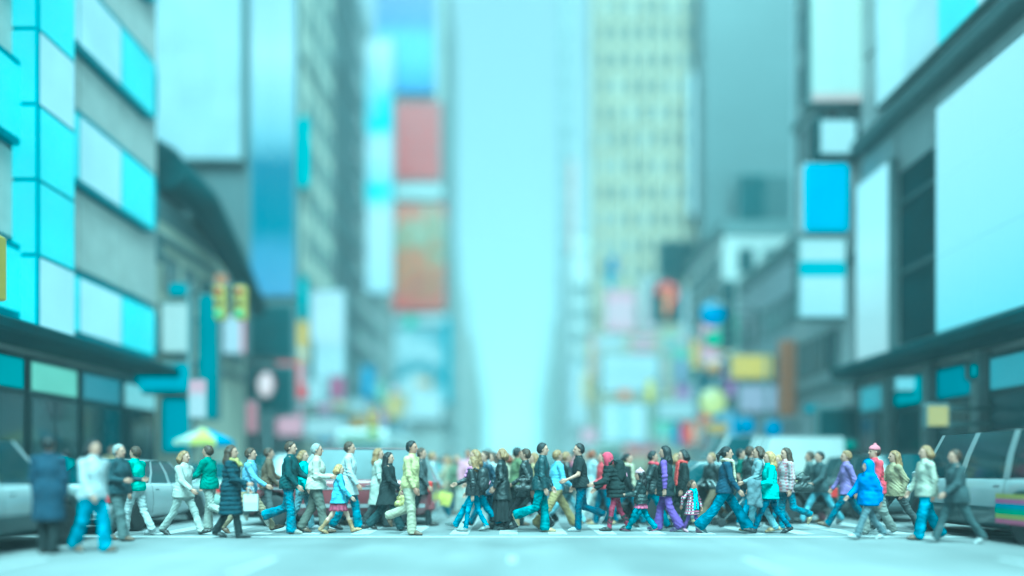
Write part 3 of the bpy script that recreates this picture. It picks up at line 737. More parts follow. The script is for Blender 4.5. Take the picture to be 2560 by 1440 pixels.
board('white_sign', 'white lit sign with pink edge above the dark shopfront', 552, 782, 618, 890, 33, picture([(0, (150, 225, 240)), (.75, (150, 225, 240)), (.85, (180, 130, 160)), (1, (190, 120, 150))], -.6, .6, axis=0), cat='sign', wallx=-13.3)
# --- third: dark block with the tall blue screen
b3 = building('dark_theatre_building', 'dark teal block under the tall blue screen, red emblem on its front', -26, -13.6, 37.5, 46, 34, wallm((.075, .095, .10)), cornice=TRIM, ledges=(5, 10.4))
windows(b3, 'east', -13.6, rng(38, 45.5, 5), (5.8, 12, 15, 18, 21, 24, 27), 1., 1.7, TRIM, [GLASS, GLASS_PALE])
board('tall_blue_screen', 'tall blue video screen, pale at its top and deep blue in the middle', 622, -70, 742, 745, 37.2,
      picture([(0, (80, 165, 215)), (.14, (70, 160, 205)), (.22, (0, 125, 158)), (.40, (10, 115, 155)), (.50, (110, 205, 228)), (.75, (150, 238, 255)), (1, (120, 200, 220))], 0, 16.8, .14, .25), depth=.6, split=(2, 6))
board('giant_white_screen', 'giant plain white lit screen above the roof tank, left of the tall blue screen', 366, -70, 608, 402, 37.1, [lit((140, 232, 246)), lit((142, 234, 247))], split=(3, 5), depth=.6)
board('dark_upper_shopfront', 'dark upper shopfront panel directly under the tall blue screen', 622, 758, 738, 900, 37, DARKT, cat='shopfront', split=(2, 1))
board('dark_lower_shopfront', 'dark shopfront panel carrying the red and white oval emblem', 618, 912, 738, 1040, 37, DARKT, cat='shopfront', split=(2, 1))
em = disc('oval_emblem', 'red oval emblem with white centre on dark shopfront', 664, 962, 24, 36.8, Sm((190, 235, 240)), rim=mat('red_enamel', (.42, .04, .07), .4), cat='emblem')
em.scale = (.85, 1, 1.3)
board('red_pennant', 'narrow red vertical banner below the white pink edged sign', 612, 1000, 648, 1085, 31, mat('red_cloth', (.38, .12, .15), .8), cat='banner', depth=.05)
# --- fourth: narrow mint tower; fifth: slate tower with pale windows; white billboard low
b4 = building('narrow_mint_tower', 'narrow pale mint tower between the blue screen and the slate tower', -24, -13.6, 47, 54.6, 42, wallm((.62, .60, .50)), cornice=wallm(MINT), ledges=(14, 28))
windows(b4, 'front', 47, [-14.1], rng(14, 41, 9), .6, 1.7, TRIM, [GLASS_PALE])
windows(b4, 'east', -13.6, rng(47.4, 54.3, 4), rng(14, 41, 9), 1., 1.8, TRIM, [GLASS_PALE, GLASS])
board('cyan_highlight_strip', 'slim vertical cyan strip drawn for a highlight on narrow mint tower', 742, 290, 772, 470, 46.6, Sm((40, 225, 240)), cat='sign')  # glowing strip added in place of a cyan highlight on the tower
board('teal_strip_sign', 'slim teal strip sign low on the narrow mint tower', 748, 690, 770, 800, 46.6, Sm((60, 210, 222)), cat='sign')
b5 = building('slate_tower', 'slate dark tower with rounded top and pale dotted windows', -25, -14.2, 56, 66, 48.5, wallm(SLATE, .25), cornice=wallm(SLATE), ledges=(20, 34), ch=.6)
windows(b5, 'front', 56, [-15.7, -14.8], rng(8, 48, 14), .65, 1.9, STEEL, [GLASS_PALE, GLASS])
windows(b5, 'east', -14.2, rng(56.5, 65.5, 6), rng(8, 48, 14), 1.0, 1.9, STEEL, [GLASS_PALE, GLASS, GLASS])
board('round_top_sign', 'curved dark sign band crowning the slate tower', 745, 60, 840, 150, 55, DARKT, cat='sign', depth=.8)
board('white_billboard', 'large white billboard with small figure above the magenta square', 772, 722, 866, 1000, 44.5, [Sm((150, 238, 250)), Sm((160, 243, 255))], split=(1, 2), wallx=-13.7)
board('magenta_sign', 'square magenta sign at the foot of the white billboard', 822, 938, 866, 1000, 44.2, Sm((122, 82, 138)), cat='sign', depth=.2)
board('dark_figure_panel', 'tall dark figure cut-out panel left of the white billboard', 756, 850, 784, 1010, 44, DARKT, cat='sign', depth=.2)
# --- sixth: bright white and cyan screen strip
b6 = building('bright_screen_block', 'pale block wearing a tall white and cyan screen strip', -25, -14.8, 67, 82, 46, wallm(PALE), cornice=TRIM)
windows(b6, 'east', -14.8, rng(67.5, 81.5, 8), rng(6, 45, 11), 1.1, 2., STEEL, [GLASS_PALE, GLASS])
board('white_cyan_screen', 'tall narrow white screen streaked with bright cyan', 912, 95, 984, 735, 66.5, picture([(0, (150, 240, 255)), (.3, (160, 245, 255)), (.42, (60, 235, 250)), (.5, (150, 240, 255)), (.62, (150, 240, 255)), (.7, (40, 225, 245)), (.8, (120, 225, 245)), (1, (160, 245, 255))], 0, 23.5, .5, .22), split=(1, 5), depth=.8)
# --- centre left: stacked-screen tower
b7 = building('stacked_screen_tower', 'slim tower stacked with blue, red, white and tan screens', -15.6, -8.15, 85, 104, 62, wallm((.30, .31, .30)), cornice=TRIM)
windows(b7, 'east', -8.15, rng(85.5, 103.5, 8), rng(4, 60, 16), 1.2, 2., STEEL, [GLASS_PALE, GLASS])
board('blue_sky_screen', 'blue gradient screen at the top of the stacked-screen tower', 938, -40, 1088, 232, 84.3, picture([(0, (10, 130, 230)), (.12, (50, 160, 238)), (.3, (85, 200, 245)), (.5, (85, 200, 245)), (.62, (30, 115, 215)), (1, (40, 100, 150))], 0, 12.8, .1, .2), split=(2, 3), depth=.7)
board('red_screen', 'plain dull red screen below the blue gradient screen', 984, 252, 1104, 452, 84.3, Sm((138, 5, 12)), split=(2, 2), depth=.7)
board('white_band_sign', 'wide white band sign between the red and tan screens', 980, 458, 1110, 498, 84.3, Sm((152, 240, 243)), cat='sign', depth=.7)
board('tan_mosaic_screen', 'tan and brown mottled screen halfway up the stacked-screen tower', 978, 508, 1116, 778, 84.3, picture([(0, (140, 55, 30)), (.3, (115, 110, 40)), (.46, (150, 105, 25)), (.6, (105, 130, 70)), (.78, (125, 200, 165)), (1, (150, 90, 30))], 0, 12.6, 1.5, .42), split=(2, 3), depth=.7)
board('white_stage_sign', 'wide white frame sign above the figure poster at tower foot', 984, 786, 1124, 812, 84.3, Sm((150, 235, 242)), cat='sign', depth=.7)
board('figure_poster', 'tall dark teal poster with a white figure and yellow patch', 984, 816, 1108, 1052, 84.3, picture([(0, (150, 235, 243)), (.35, (150, 235, 243)), (.45, (60, 150, 170)), (.6, (55, 145, 165)), (.72, (150, 238, 248)), (1, (70, 160, 180))], 0, 11, .9, .28), depth=.7, cat='poster')
board('yellow_patch_sign', 'small yellow sign on the tall figure poster', 1040, 945, 1080, 968, 83.9, Sm((165, 195, 130)), cat='sign', depth=.2)
board('blue_edge_strip', 'slim bright blue light strip at the edge of the figure poster', 1110, 792, 1126, 1010, 84.2, Sm((0, 190, 225)), cat='light strip', depth=.7)
board('green_light_sign', 'small green sign over the white frame sign', 1012, 788, 1040, 822, 83.8, Sm((70, 215, 170)), cat='sign', depth=.2)
# --- far left row fading away
far = []
def farrow(sd, lst, hi, cols):
    for i, (px0, px1, pyt, lab) in enumerate(lst):
        x = sd*12.5 if sd < 0 else 15.
        ya, yb = 1800*x/(px0-1280), 1800*x/(px1-1280); ya, yb = sorted((ya, yb))
        h = CAM_H+(HOR-pyt)/FPX*(ya+2)
        xa, xb = sorted((x, x+sd*14)); b = building('distant_building', lab, xa, xb, ya, yb-1, h, wallm(cols[i % len(cols)]), group='distant buildings down the avenue', cornice=TRIM, ledges=(h*.35, h*.7))
        windows(b, 'east' if sd < 0 else 'west', x, rng(ya+1, yb-2, max(3, int((yb-ya)/6))), rng(5, h-3, max(4, int(h/5))), 1.5, 2.4, STEEL, [GLASS_PALE, GLASS])
        windows(b, 'front', ya, rng(xa+.8, xb-.8, 5), rng(5, h-3, max(4, int(h/5))), 1.4, 2.4, STEEL, [GLASS_PALE, GLASS])
farrow(-1, [(1118, 1146, 560, 'tall pale mint building just right of the stacked-screen tower'), (1148, 1172, 700, 'pale building second beyond the stacked-screen tower'),
            (1174, 1192, 830, 'hazy mid height building third down the left side'), (1193, 1206, 920, 'hazy low building fourth down the left side'), (1207, 1216, 985, 'faint low building farthest down the left side')], 0, [MINT, PALE, CREAM])
farrow(1, [(1392, 1418, 600, 'tall pale mint building closest on the right row'), (1374, 1391, 790, 'hazy mid height building second on the right row'),
           (1358, 1373, 880, 'hazy lower building third on the right row'), (1344, 1357, 960, 'faint low building farthest down the right side')], 0, [MINT, CREAM, PALE])
b8 = building('thin_far_tower', 'very thin pale tower with a reddish side strip, right of the sky gap', at(1402, 0, 125).x, at(1432, 0, 125).x, 125, 129, 84, wallm((.2, .21, .22)), cornice=TRIM, ledges=(40, 60))
MB().box(at(1426, 0, 125).x, at(1436, 0, 125).x, 124.8, 125-.003, 36, 55).build('red_strip', wallm((.36, .16, .13)), b8)
windows(b8, 'front', 125, [at(1409, 0, 125).x, at(1418, 0, 125).x], rng(6, 82, 18), .45, 2.2, STEEL, [GLASS_PALE, GLASS])
b9 = building('white_slab_building', 'bright white low slab block beside the cream office tower', at(1426, 0, 100).x, at(1474, 0, 100).x, 100, 112, at(0, 655, 100).z, wallm((.5, .5, .5), .05), cornice=wallm((.5, .5, .5), .05))
windows(b9, 'front', 100, [at(1440, 0, 100).x, at(1460, 0, 100).x], rng(14, 27, 4), 1., 1.6, STEEL, [GLASS_PALE])
board('white_slab_screen', 'bright white lit panel low on the white slab block', 1426, 905, 1462, 1060, 98, Sm((155, 243, 255)), cat='screen')
# --- right: cream office tower
b10 = building('cream_office_tower', 'cream office tower with rows of narrow windows, right of the sky gap', at(1486, 0, 75).x, at(1738, 0, 75).x, 75, 80.5, 56, wallm((.33, .275, .185)), cornice=wallm((.35, .30, .21)), ledges=(21, 37, 48), ch=.9)
windows(b10, 'front', 75, rng(at(1492, 0, 75).x, at(1732, 0, 75).x, 7), rng(19.5, 55.5, 13), .75, 1.9, wallm((.2, .19, .15)), [GLASS, GLASS, GLASS_PALE])
windows(b10, 'west', at(1486, 0, 75).x, rng(75.6, 80, 2), rng(19.5, 55.5, 13), .9, 1.9, wallm((.30, .31, .28)), [GLASS_PALE, GLASS])
for px in (1488, 1527, 1561, 1595, 1630, 1664, 1699, 1735): x = at(px, 0, 75).x; MB().box(x-.24, x+.24, 74.45, 74.997, 18, 55.9).build('pilaster', wallm((.38, .33, .24)), b10)
board('white_curve_screen', 'tall pale lit screen on the right edge of the cream tower', 1722, 175, 1752, 540, 73.5, Sm((150, 238, 248)), cat='screen')
board('dark_strip_screen', 'dark teal vertical strip with bright cyan tip, top right of cream tower', 1735, -40, 1756, 168, 73, picture([(0, (0, 190, 215)), (.06, (0, 190, 215)), (.1, (40, 135, 155)), (1, (40, 135, 155))], 0, 8.4), cat='screen')
# --- teal slab
b11 = building('teal_slab_tower', 'smooth teal grey slab tower with a dark recess low on its side', at(1757, 0, 54).x, at(1985, 0, 54).x, 54, 56.2, 40, mat('teal_panel', (.075, .095, .098), .45, var=.12, scale=.12), cornice=TRIM)
for k in range(13):
    for j in range(2):
        xa = at(1757, 0, 54).x+.03+j*3.42; MB().box(xa, xa+3.405, 53.94, 53.997, 16+k*1.84, 17.83+k*1.84).build('wall_panel', mat('teal_panel', (.082, .105, .11), .4, var=.12, scale=.12), b11)
board('dark_recess_board', 'large dark panel drawn for the recess on the lower half of the teal slab', 1842, 432, 1984, 640, 53, [DARKT, mat('dark_teal_recess', (.012, .035, .04), .5)], split=(2, 2), depth=.5)  # the recess has no depth, its darkness is put into flat panels
board('dark_wedge_sign', 'dark slanted sign between cream tower and teal slab', 1645, 600, 1750, 700, 62, DARKT, cat='sign', depth=.6)
# --- right middle: two lower blocks with signs
b12 = building('right_sign_block', 'pale four storey block crowded with signs, right of the avenue', 12.9, 24, 44, 53, 15.6, wallm(PALE), cornice=TRIM, ledges=(5, 10))
windows(b12, 'west', 12.9, rng(44.5, 52.5, 5), (6, 8.4, 11.4, 13.3), 1., 1.5, TRIM, [GLASS, GLASS_PALE])
windows(b12, 'front', 44, rng(13.5, 23, 6), (6, 8.4, 11.4, 13.3), 1., 1.5, TRIM, [GLASS, GLASS_PALE])
b13 = building('right_corner_block', 'tall pale corner block with blue screen and white frame, right side', 13.2, 26, 28.5, 33.6, 27, wallm((.38, .39, .40)), cornice=TRIM, ledges=(4.6, 9.5, 17))
windows(b13, 'west', 13.2, rng(29, 33.2, 3), (5.4, 10.4, 12.8, 15, 18, 20.5, 23), 1.1, 1.6, TRIM, [GLASS, GLASS_PALE])
windows(b13, 'front', 28.5, rng(13.6, 20, 4), (18, 20.5, 23), 1., 1.5, TRIM, [GLASS_PALE])
b15 = building('low_pale_block', 'low pale block with small windows behind the round blue sign', 13.5, 26, 34, 43, 11.6, wallm((.36, .37, .40)), cornice=TRIM, ledges=(4.8,))
windows(b15, 'west', 13.5, rng(34.5, 42.5, 5), (5.5, 8.2), 1.1, 1.6, TRIM, [GLASS, GLASS_PALE])
b14 = building('near_right_building', 'pale near block with dark slanting canopy and columns, right edge', 13.6, 28, 5, 27.8, 23, wallm((.43, .43, .43)), cornice=TRIM)
for k in range(9):
    y = 5.4+k*2.5
    if 22.8 < y < 24.: continue
    for z0, z1 in ((5.6, 9.2), (9.3, 13.2), (13.8, 16.9), (17, 20)):
        MB().box(13.5, 13.597, y, y+2.44, z0, z1-.05, ch=.02).build('wall_panel', mat('white_panel', (.46, .46, .46), .5, var=.08, scale=1.2), b14)
MB().box(13.52, 13.597, 22.75, 25.1, 5.6, 11.6).build('dark_recess_sheet', DARKT, b14)  # flat dark sheet in place of a recess, its depth put into colour
for z in (8, 10.4): MB().box(13.44, 13.52, 22.75, 25.1, z, z+.14).build('recess_bar', STEEL, b14)
MB().box(12.95, 13.597, 5, 27.6, 13.3, 13.75, ch=.05).build('string_course', STEEL, b14)
MB().box(12.2, 13.597, 5, 27.7, 4.7, 5.15, ch=.1).build('canopy', DARKT, b14)
for k in range(9):
    y = 5.4+k*2.5; MB().box(13.2, 13.597, y, y+.35, .14, 4.65).build('column', mat('column_stone', (.2, .22, .22), .6), b14)
    fr = MB().box(13.45, 13.597, y+.4, y+2.4, .3, 4.5).build('shop_window', mat('dark_frame', (.012, .04, .046), .4), b14)
    MB().box(13.43, 13.45, y+.5, y+2.3, .45, 3.3).build('pane', GLASS, fr)
    MB().box(13.42, 13.45, y+.5, y+2.3, 3.5, 4.35).build('fascia_panel', Sm(((30, 130, 150), (0, 150, 165), (70, 155, 170))[k % 3]), fr)
# signs on the right
def wallboard(name, label, y0, y1, z0, z1, mats, ny, nz, x=13.5, t=.28):
    r = empty(name, (x, (y0+y1)/2, z0), 0, label, 'billboard'); hy = (y1-y0)/2; H_ = z1-z0
    MB().box(-t, .0, -hy, hy, 0, H_, ch=.04).build('casing', TRIM, r)
    for i in range(ny):
        for k in range(nz):
            a = -hy+.1+(2*hy-.2)*i/ny; b = -hy+.1+(2*hy-.2)*(i+1)/ny; c = .1+(H_-.2)*k/nz; d = .1+(H_-.2)*(k+1)/nz
            MB().box(-t-.03, -t-.002, a+.01, b-.01, c+.01, d-.01).build('screen_panel', mats[(i+k) % len(mats)], r)
    return r
wallboard('tall_white_screen', 'tall white lit screen flat on the near right building, beside the bright blue square', 25.2, 27.7, 5.1, 12.2, [picture([(0, (140, 210, 215)), (.3, (145, 222, 228)), (.6, (156, 245, 255)), (1, (156, 245, 255))], 0, 6.8)], 2, 4)
wallboard('large_pale_screen', 'large pale cyan lit screen above the dark canopy, far right', 14.5, 22.5, 5.4, 12.6, [picture([(0, (120, 225, 240)), (.4, (140, 235, 250)), (1, (152, 240, 250))], 0, 7)], 4, 3)
wallboard('upper_lit_screen', 'long white and cyan lit screen above the slanting ledge, top right', 16.5, 26.2, 14.3, 18.6, [lit((150, 240, 250)), lit((150, 240, 250)), lit((110, 240, 250)), lit((140, 225, 235))], 5, 2)
board('cream_screen', 'pale cream lit screen high on the right with a brown lower edge', 2022, -60, 2168, 262, 28, picture([(0, (150, 185, 185)), (.05, (150, 190, 190)), (.12, (152, 240, 235)), (1, (156, 245, 232))], 0, 5), split=(2, 3), depth=.6)
board('bright_blue_screen', 'square bright blue lit screen below the white tilted sign', 2008, 408, 2122, 580, 28, Sm((0, 190, 242)), depth=.5, split=(2, 2), frame=mat('white_frame', (.5, .5, .52), .5), border=.06)
board('white_tilt_sign', 'white lit sign in dark frame under the cream screen', 2040, 290, 2150, 395, 28.2, Sm((150, 238, 246)), cat='sign', depth=.5, frame=DARKT, border=.2)
board('white_stack_screen', 'white lit screen with a teal bar under the bright blue screen', 1992, 592, 2120, 800, 28, picture([(0, (140, 228, 240)), (.42, (150, 238, 248)), (.5, (150, 238, 248)), (.54, (55, 185, 205)), (.68, (55, 185, 205)), (.72, (150, 235, 240)), (1, (145, 230, 235))], 0, 3.25), depth=.5)
board('orange_bracket_sign', 'tall slim orange brown frame sign beside the yellow sign', 1952, 850, 1990, 1040, 33, mat('orange_paint', (.38, .15, .07), .5), cat='sign', depth=.3, frame=mat('orange_paint', (.38, .15, .07), .5))
board('yellow_sign', 'rectangular bright yellow sign box over the right pavement', 1822, 882, 1936, 952, 36, Sm((168, 208, 95)), cat='sign', wallx=13.2)
board('lilac_panel', 'pale lilac lit panel under the yellow sign', 1842, 958, 1946, 1035, 36, Sm((125, 180, 205)), cat='sign')
disc('round_blue_sign', 'round bright blue sign on a dark post, right side', 1782, 782, 32, 38, Sm((0, 150, 220)), cat='sign', wallx=13.)
board('green_sign', 'small green sign below the round blue sign', 1762, 828, 1806, 866, 38, Sm((70, 205, 150)), cat='sign', depth=.2, wallx=13.)
board('dark_post_sign', 'dark vertical sign column behind the round blue sign', 1808, 700, 1838, 875, 39, DARKT, cat='sign', wallx=13.)
disc('orange_disc_sign', 'small orange disc sign above the round yellow sign', 1784, 922, 20, 38, mat('orange_paint', (.45, .22, .08), .5), cat='sign', wallx=13.)
disc('round_yellow_sign', 'round pale yellow lit sign on the right side', 1782, 1004, 36, 37, Sm((165, 235, 150)), cat='sign', wallx=13.)
board('amber_sign', 'amber box sign under the round yellow sign', 1762, 1052, 1822, 1090, 37, Sm((150, 180, 90)), cat='sign')
board('pink_billboard', 'pale pink billboard low on the cream tower', 1510, 725, 1592, 832, 60, picture([(0, (165, 190, 210)), (.5, (160, 205, 220)), (1, (170, 175, 205))], 0, 3.6, .5, .6))
board('small_blue_sign', 'small bright blue sign at the foot of the cream tower', 1512, 690, 1540, 718, 60, Sm((90, 205, 235)), cat='sign', depth=.2)
board('grey_billboard', 'pale grey billboard right of the pale pink one', 1598, 690, 1650, 832, 61, picture([(0, (150, 205, 215)), (1, (145, 220, 222))], 0, 4.7, .4, .6))
board('white_wide_billboard', 'wide white billboard left of the yellow sign', 1502, 885, 1650, 985, 50, picture([(0, (150, 235, 245)), (.5, (140, 225, 235)), (1, (152, 240, 250))], 0, 2.8, .7, .7), split=(3, 1))
board('tan_strip_sign', 'narrow tan strip sign beside the wide white billboard', 1652, 885, 1680, 975, 49, Sm((140, 200, 190)), cat='sign', depth=.2)
board('violet_strip_sign', 'narrow violet blue strip sign right of the tan strip', 1690, 895, 1716, 965, 48, Sm((110, 165, 215)), cat='sign', depth=.2)
board('white_lower_banner', 'white banner with faint teal strokes under the wide white billboard', 1500, 1005, 1620, 1110, 46, picture([(0, (150, 238, 248)), (.4, (150, 238, 248)), (.5, (110, 205, 215)), (.6, (150, 238, 248)), (1, (150, 238, 248))], -1.5, 1.5, .5, 1.3, axis=0), cat='banner')
board('olive_sign', 'small olive yellow hanging sign left of the stacked-screen tower', 876, 1032, 912, 1082, 50, Sm((130, 150, 60)), cat='sign', depth=.15)
board('pale_kiosk_sign', 'pale lit kiosk sign above the maroon car', 748, 1040, 868, 1098, 47, Sm((145, 225, 232)), cat='sign', depth=.4)
board('yellow_pennant', 'small yellow sign right of the olive one above the crowd', 962, 985, 1002, 1048, 62, Sm((160, 205, 110)), cat='sign', depth=.1)
board('orange_low_sign', 'small orange sign under the wide white billboard', 1545, 972, 1578, 1000, 49, Sm((175, 140, 70)), cat='sign', depth=.15)
board('pink_low_sign', 'pale pink square sign left of the white strokes banner', 1448, 1065, 1496, 1112, 47, Sm((165, 195, 215)), cat='sign', depth=.15)
board('lime_strip_sign', 'slim yellow green strip sign on the right row edge', 1455, 930, 1476, 1010, 70, Sm((165, 215, 140)), cat='sign', depth=.2)
board('white_right_fascia', 'long white lit fascia over the far right pavement', 1640, 1000, 1745, 1052, 46, Sm((140, 222, 230)), cat='sign', depth=.3)
for px, py, lab in ((1866, 1062, 'left'), (1932, 1070, 'right')): disc('oval_blue_sign', lab+' of the two small round blue signs low on the right side', px, py, 21, 33, Sm((0, 140, 205)), cat='sign', wallx=13.3)
board('orange_flag', 'small orange hanging flag left of the paired yellow traffic lights', 535, 682, 572, 760, 30, mat('orange_cloth', (.45, .16, .06), .8), cat='flag', depth=.05)
# many small signs crowding both street walls
PAL = {'pink': (165, 175, 195), 'red': (160, 70, 88), 'white': (148, 232, 242), 'yellow': (165, 200, 95), 'blue': (20, 150, 215), 'violet': (120, 120, 190), 'mint': (110, 215, 190), 'orange': (165, 130, 85), 'dark': (25, 90, 105)}
sr = random.Random(5); pk = list(PAL)
def mini(lab, px0, py0, px1, py1, Y, c, wallx=None):
    c2 = PAL[sr.choice(pk)]; m = Sm(c) if sr.random() < .35 else picture([(0, c), (.38, c), (.5, c2), (.6, PAL['white']), (.72, c), (1, c)], -1, 1 if sr.random() < .5 else 2.2, sr.uniform(.5, 1.1), sr.uniform(.5, 1.2), axis=sr.choice((0, 2)))
    return board('small_sign', lab, px0, py0, px1, py1, Y, m, cat='sign', depth=.22, wallx=wallx, group='small signs crowding the street walls', border=.08)
n_ = 0
for side, wx, Ys in (('left', -13.5, (40, 43.5, 48.5, 52, 58, 63, 70, 76, 81)), ('right', 13.1, (40.5, 43.2, 47, 51.5))):
    for Y in Ys:
        for lev, (za, zb) in (('low', (2.9, 4.6)), ('middle', (5., 7.2)), ('high', (7.6, 10.2))):
            if sr.random() < .22: continue
            cn = pk[n_ % 9]; n_ += 1; wdt = sr.uniform(.8, 1.9); s_ = 1 if side == 'left' else -1; xa = wx+s_*.35; xb = xa+s_*wdt; z0 = za+sr.uniform(-.2, .3); z1 = zb+sr.uniform(-.5, .2)
            xa, xb = sorted((xa, xb)); f_ = lambda x: 1280+x*FPX/Y; g_ = lambda z: HOR-(z-CAM_H)*FPX/Y
            near = 'near' if Y < 45 else 'farther' if Y < 62 else 'distant' if Y < 72 else 'very distant'
            mini('%s %s blade sign at %s level on the %s street wall, %d storeys wide span' % (near, cn, lev, side, 1) if False else '%s %s %s blade sign at %s level along the %s street wall' % (near, 'narrow' if wdt < 1.3 else 'wide', cn, lev, side), f_(xa), g_(z1), f_(xb), g_(z0), Y, PAL[cn], wx)
for i, (px, py, w_, h_, c, lab) in enumerate(((1492, 838, 70, 40, 'white', 'pale white strip sign under the pale pink billboard'), (1578, 838, 60, 44, 'pink', 'pink box sign under the pale grey billboard'), (1655, 838, 44, 44, 'mint', 'mint box sign right of the pink box sign'),
        (1700, 720, 38, 150, 'white', 'tall white sign right of the curved neon sign'), (1520, 640, 26, 44, 'blue', 'small blue flag sign low on the cream tower'), (1700, 880, 34, 90, 'dark', 'dark upright sign right of the violet strip'),
        (1630, 1010, 60, 90, 'mint', 'mint lit kiosk panel right of the white strokes banner'), (1470, 830, 26, 120, 'yellow', 'pale yellow upright sign at the cream tower corner'), (1560, 1112, 90, 22, 'red', 'low red strip sign under the white strokes banner'))):
    mini(lab, px, py, px+w_, py+h_, 72.5-i*.9, PAL[c])
cv = empty('curved_neon_sign', at(1668, 750, 58), 0, 'curved red and yellow neon sign on dark board, right centre', 'sign')
MB().box(-1.3, 1.3, .1, .35, -1.9, 1.5, ch=.08).build('backboard', DARKT, cv)
MB().tube([(-.7, 0, .5), (-.6, 0, 1.0), (0, 0, 1.25), (.6, 0, .95), (.65, 0, .4), (.2, 0, -.1), (0, 0, -.6), (0, 0, -.9)], .2, 8).build('tube', Sm((190, 60, 80)), cv)
MB().tube([(-.35, -.15, .45), (0, -.15, .8), (.3, -.15, .45), (-.1, -.15, -.3), (-.1, -.15, -1.3)], .16, 8).build('tube', Sm((190, 190, 110)), cv)
board('yellow_shop_sign', 'yellow box sign over the dark right shopfront', 2312, 1008, 2376, 1072, 20, Sm((150, 195, 125)), cat='sign', wallx=13.5, depth=.25)
board('teal_shop_sign', 'teal shop sign under the dark canopy, far right', 2420, 905, 2498, 950, 20.5, Sm((0, 155, 170)), cat='sign', depth=.2)
board('small_blue_shop_sign', 'small blue sign hanging between the orange frame and shopfront', 2012, 1010, 2056, 1034, 30, Sm((0, 165, 195)), cat='sign', depth=.15)
board('green_shop_sign', 'small green sign low by the dark right shopfront', 2100, 1100, 2142, 1122, 26, Sm((40, 160, 140)), cat='sign', depth=.15)
board('dark_shop_screen', 'large dark panel on the right shopfront beside the columns', 2040, 1015, 2150, 1130, 27, DARKT, cat='shopfront', depth=.3)
board('white_fan_sign', 'pale fan shaped sign under the tall white screen', 2230, 935, 2310, 985, 24, Sm((125, 222, 235)), cat='sign', depth=.2)
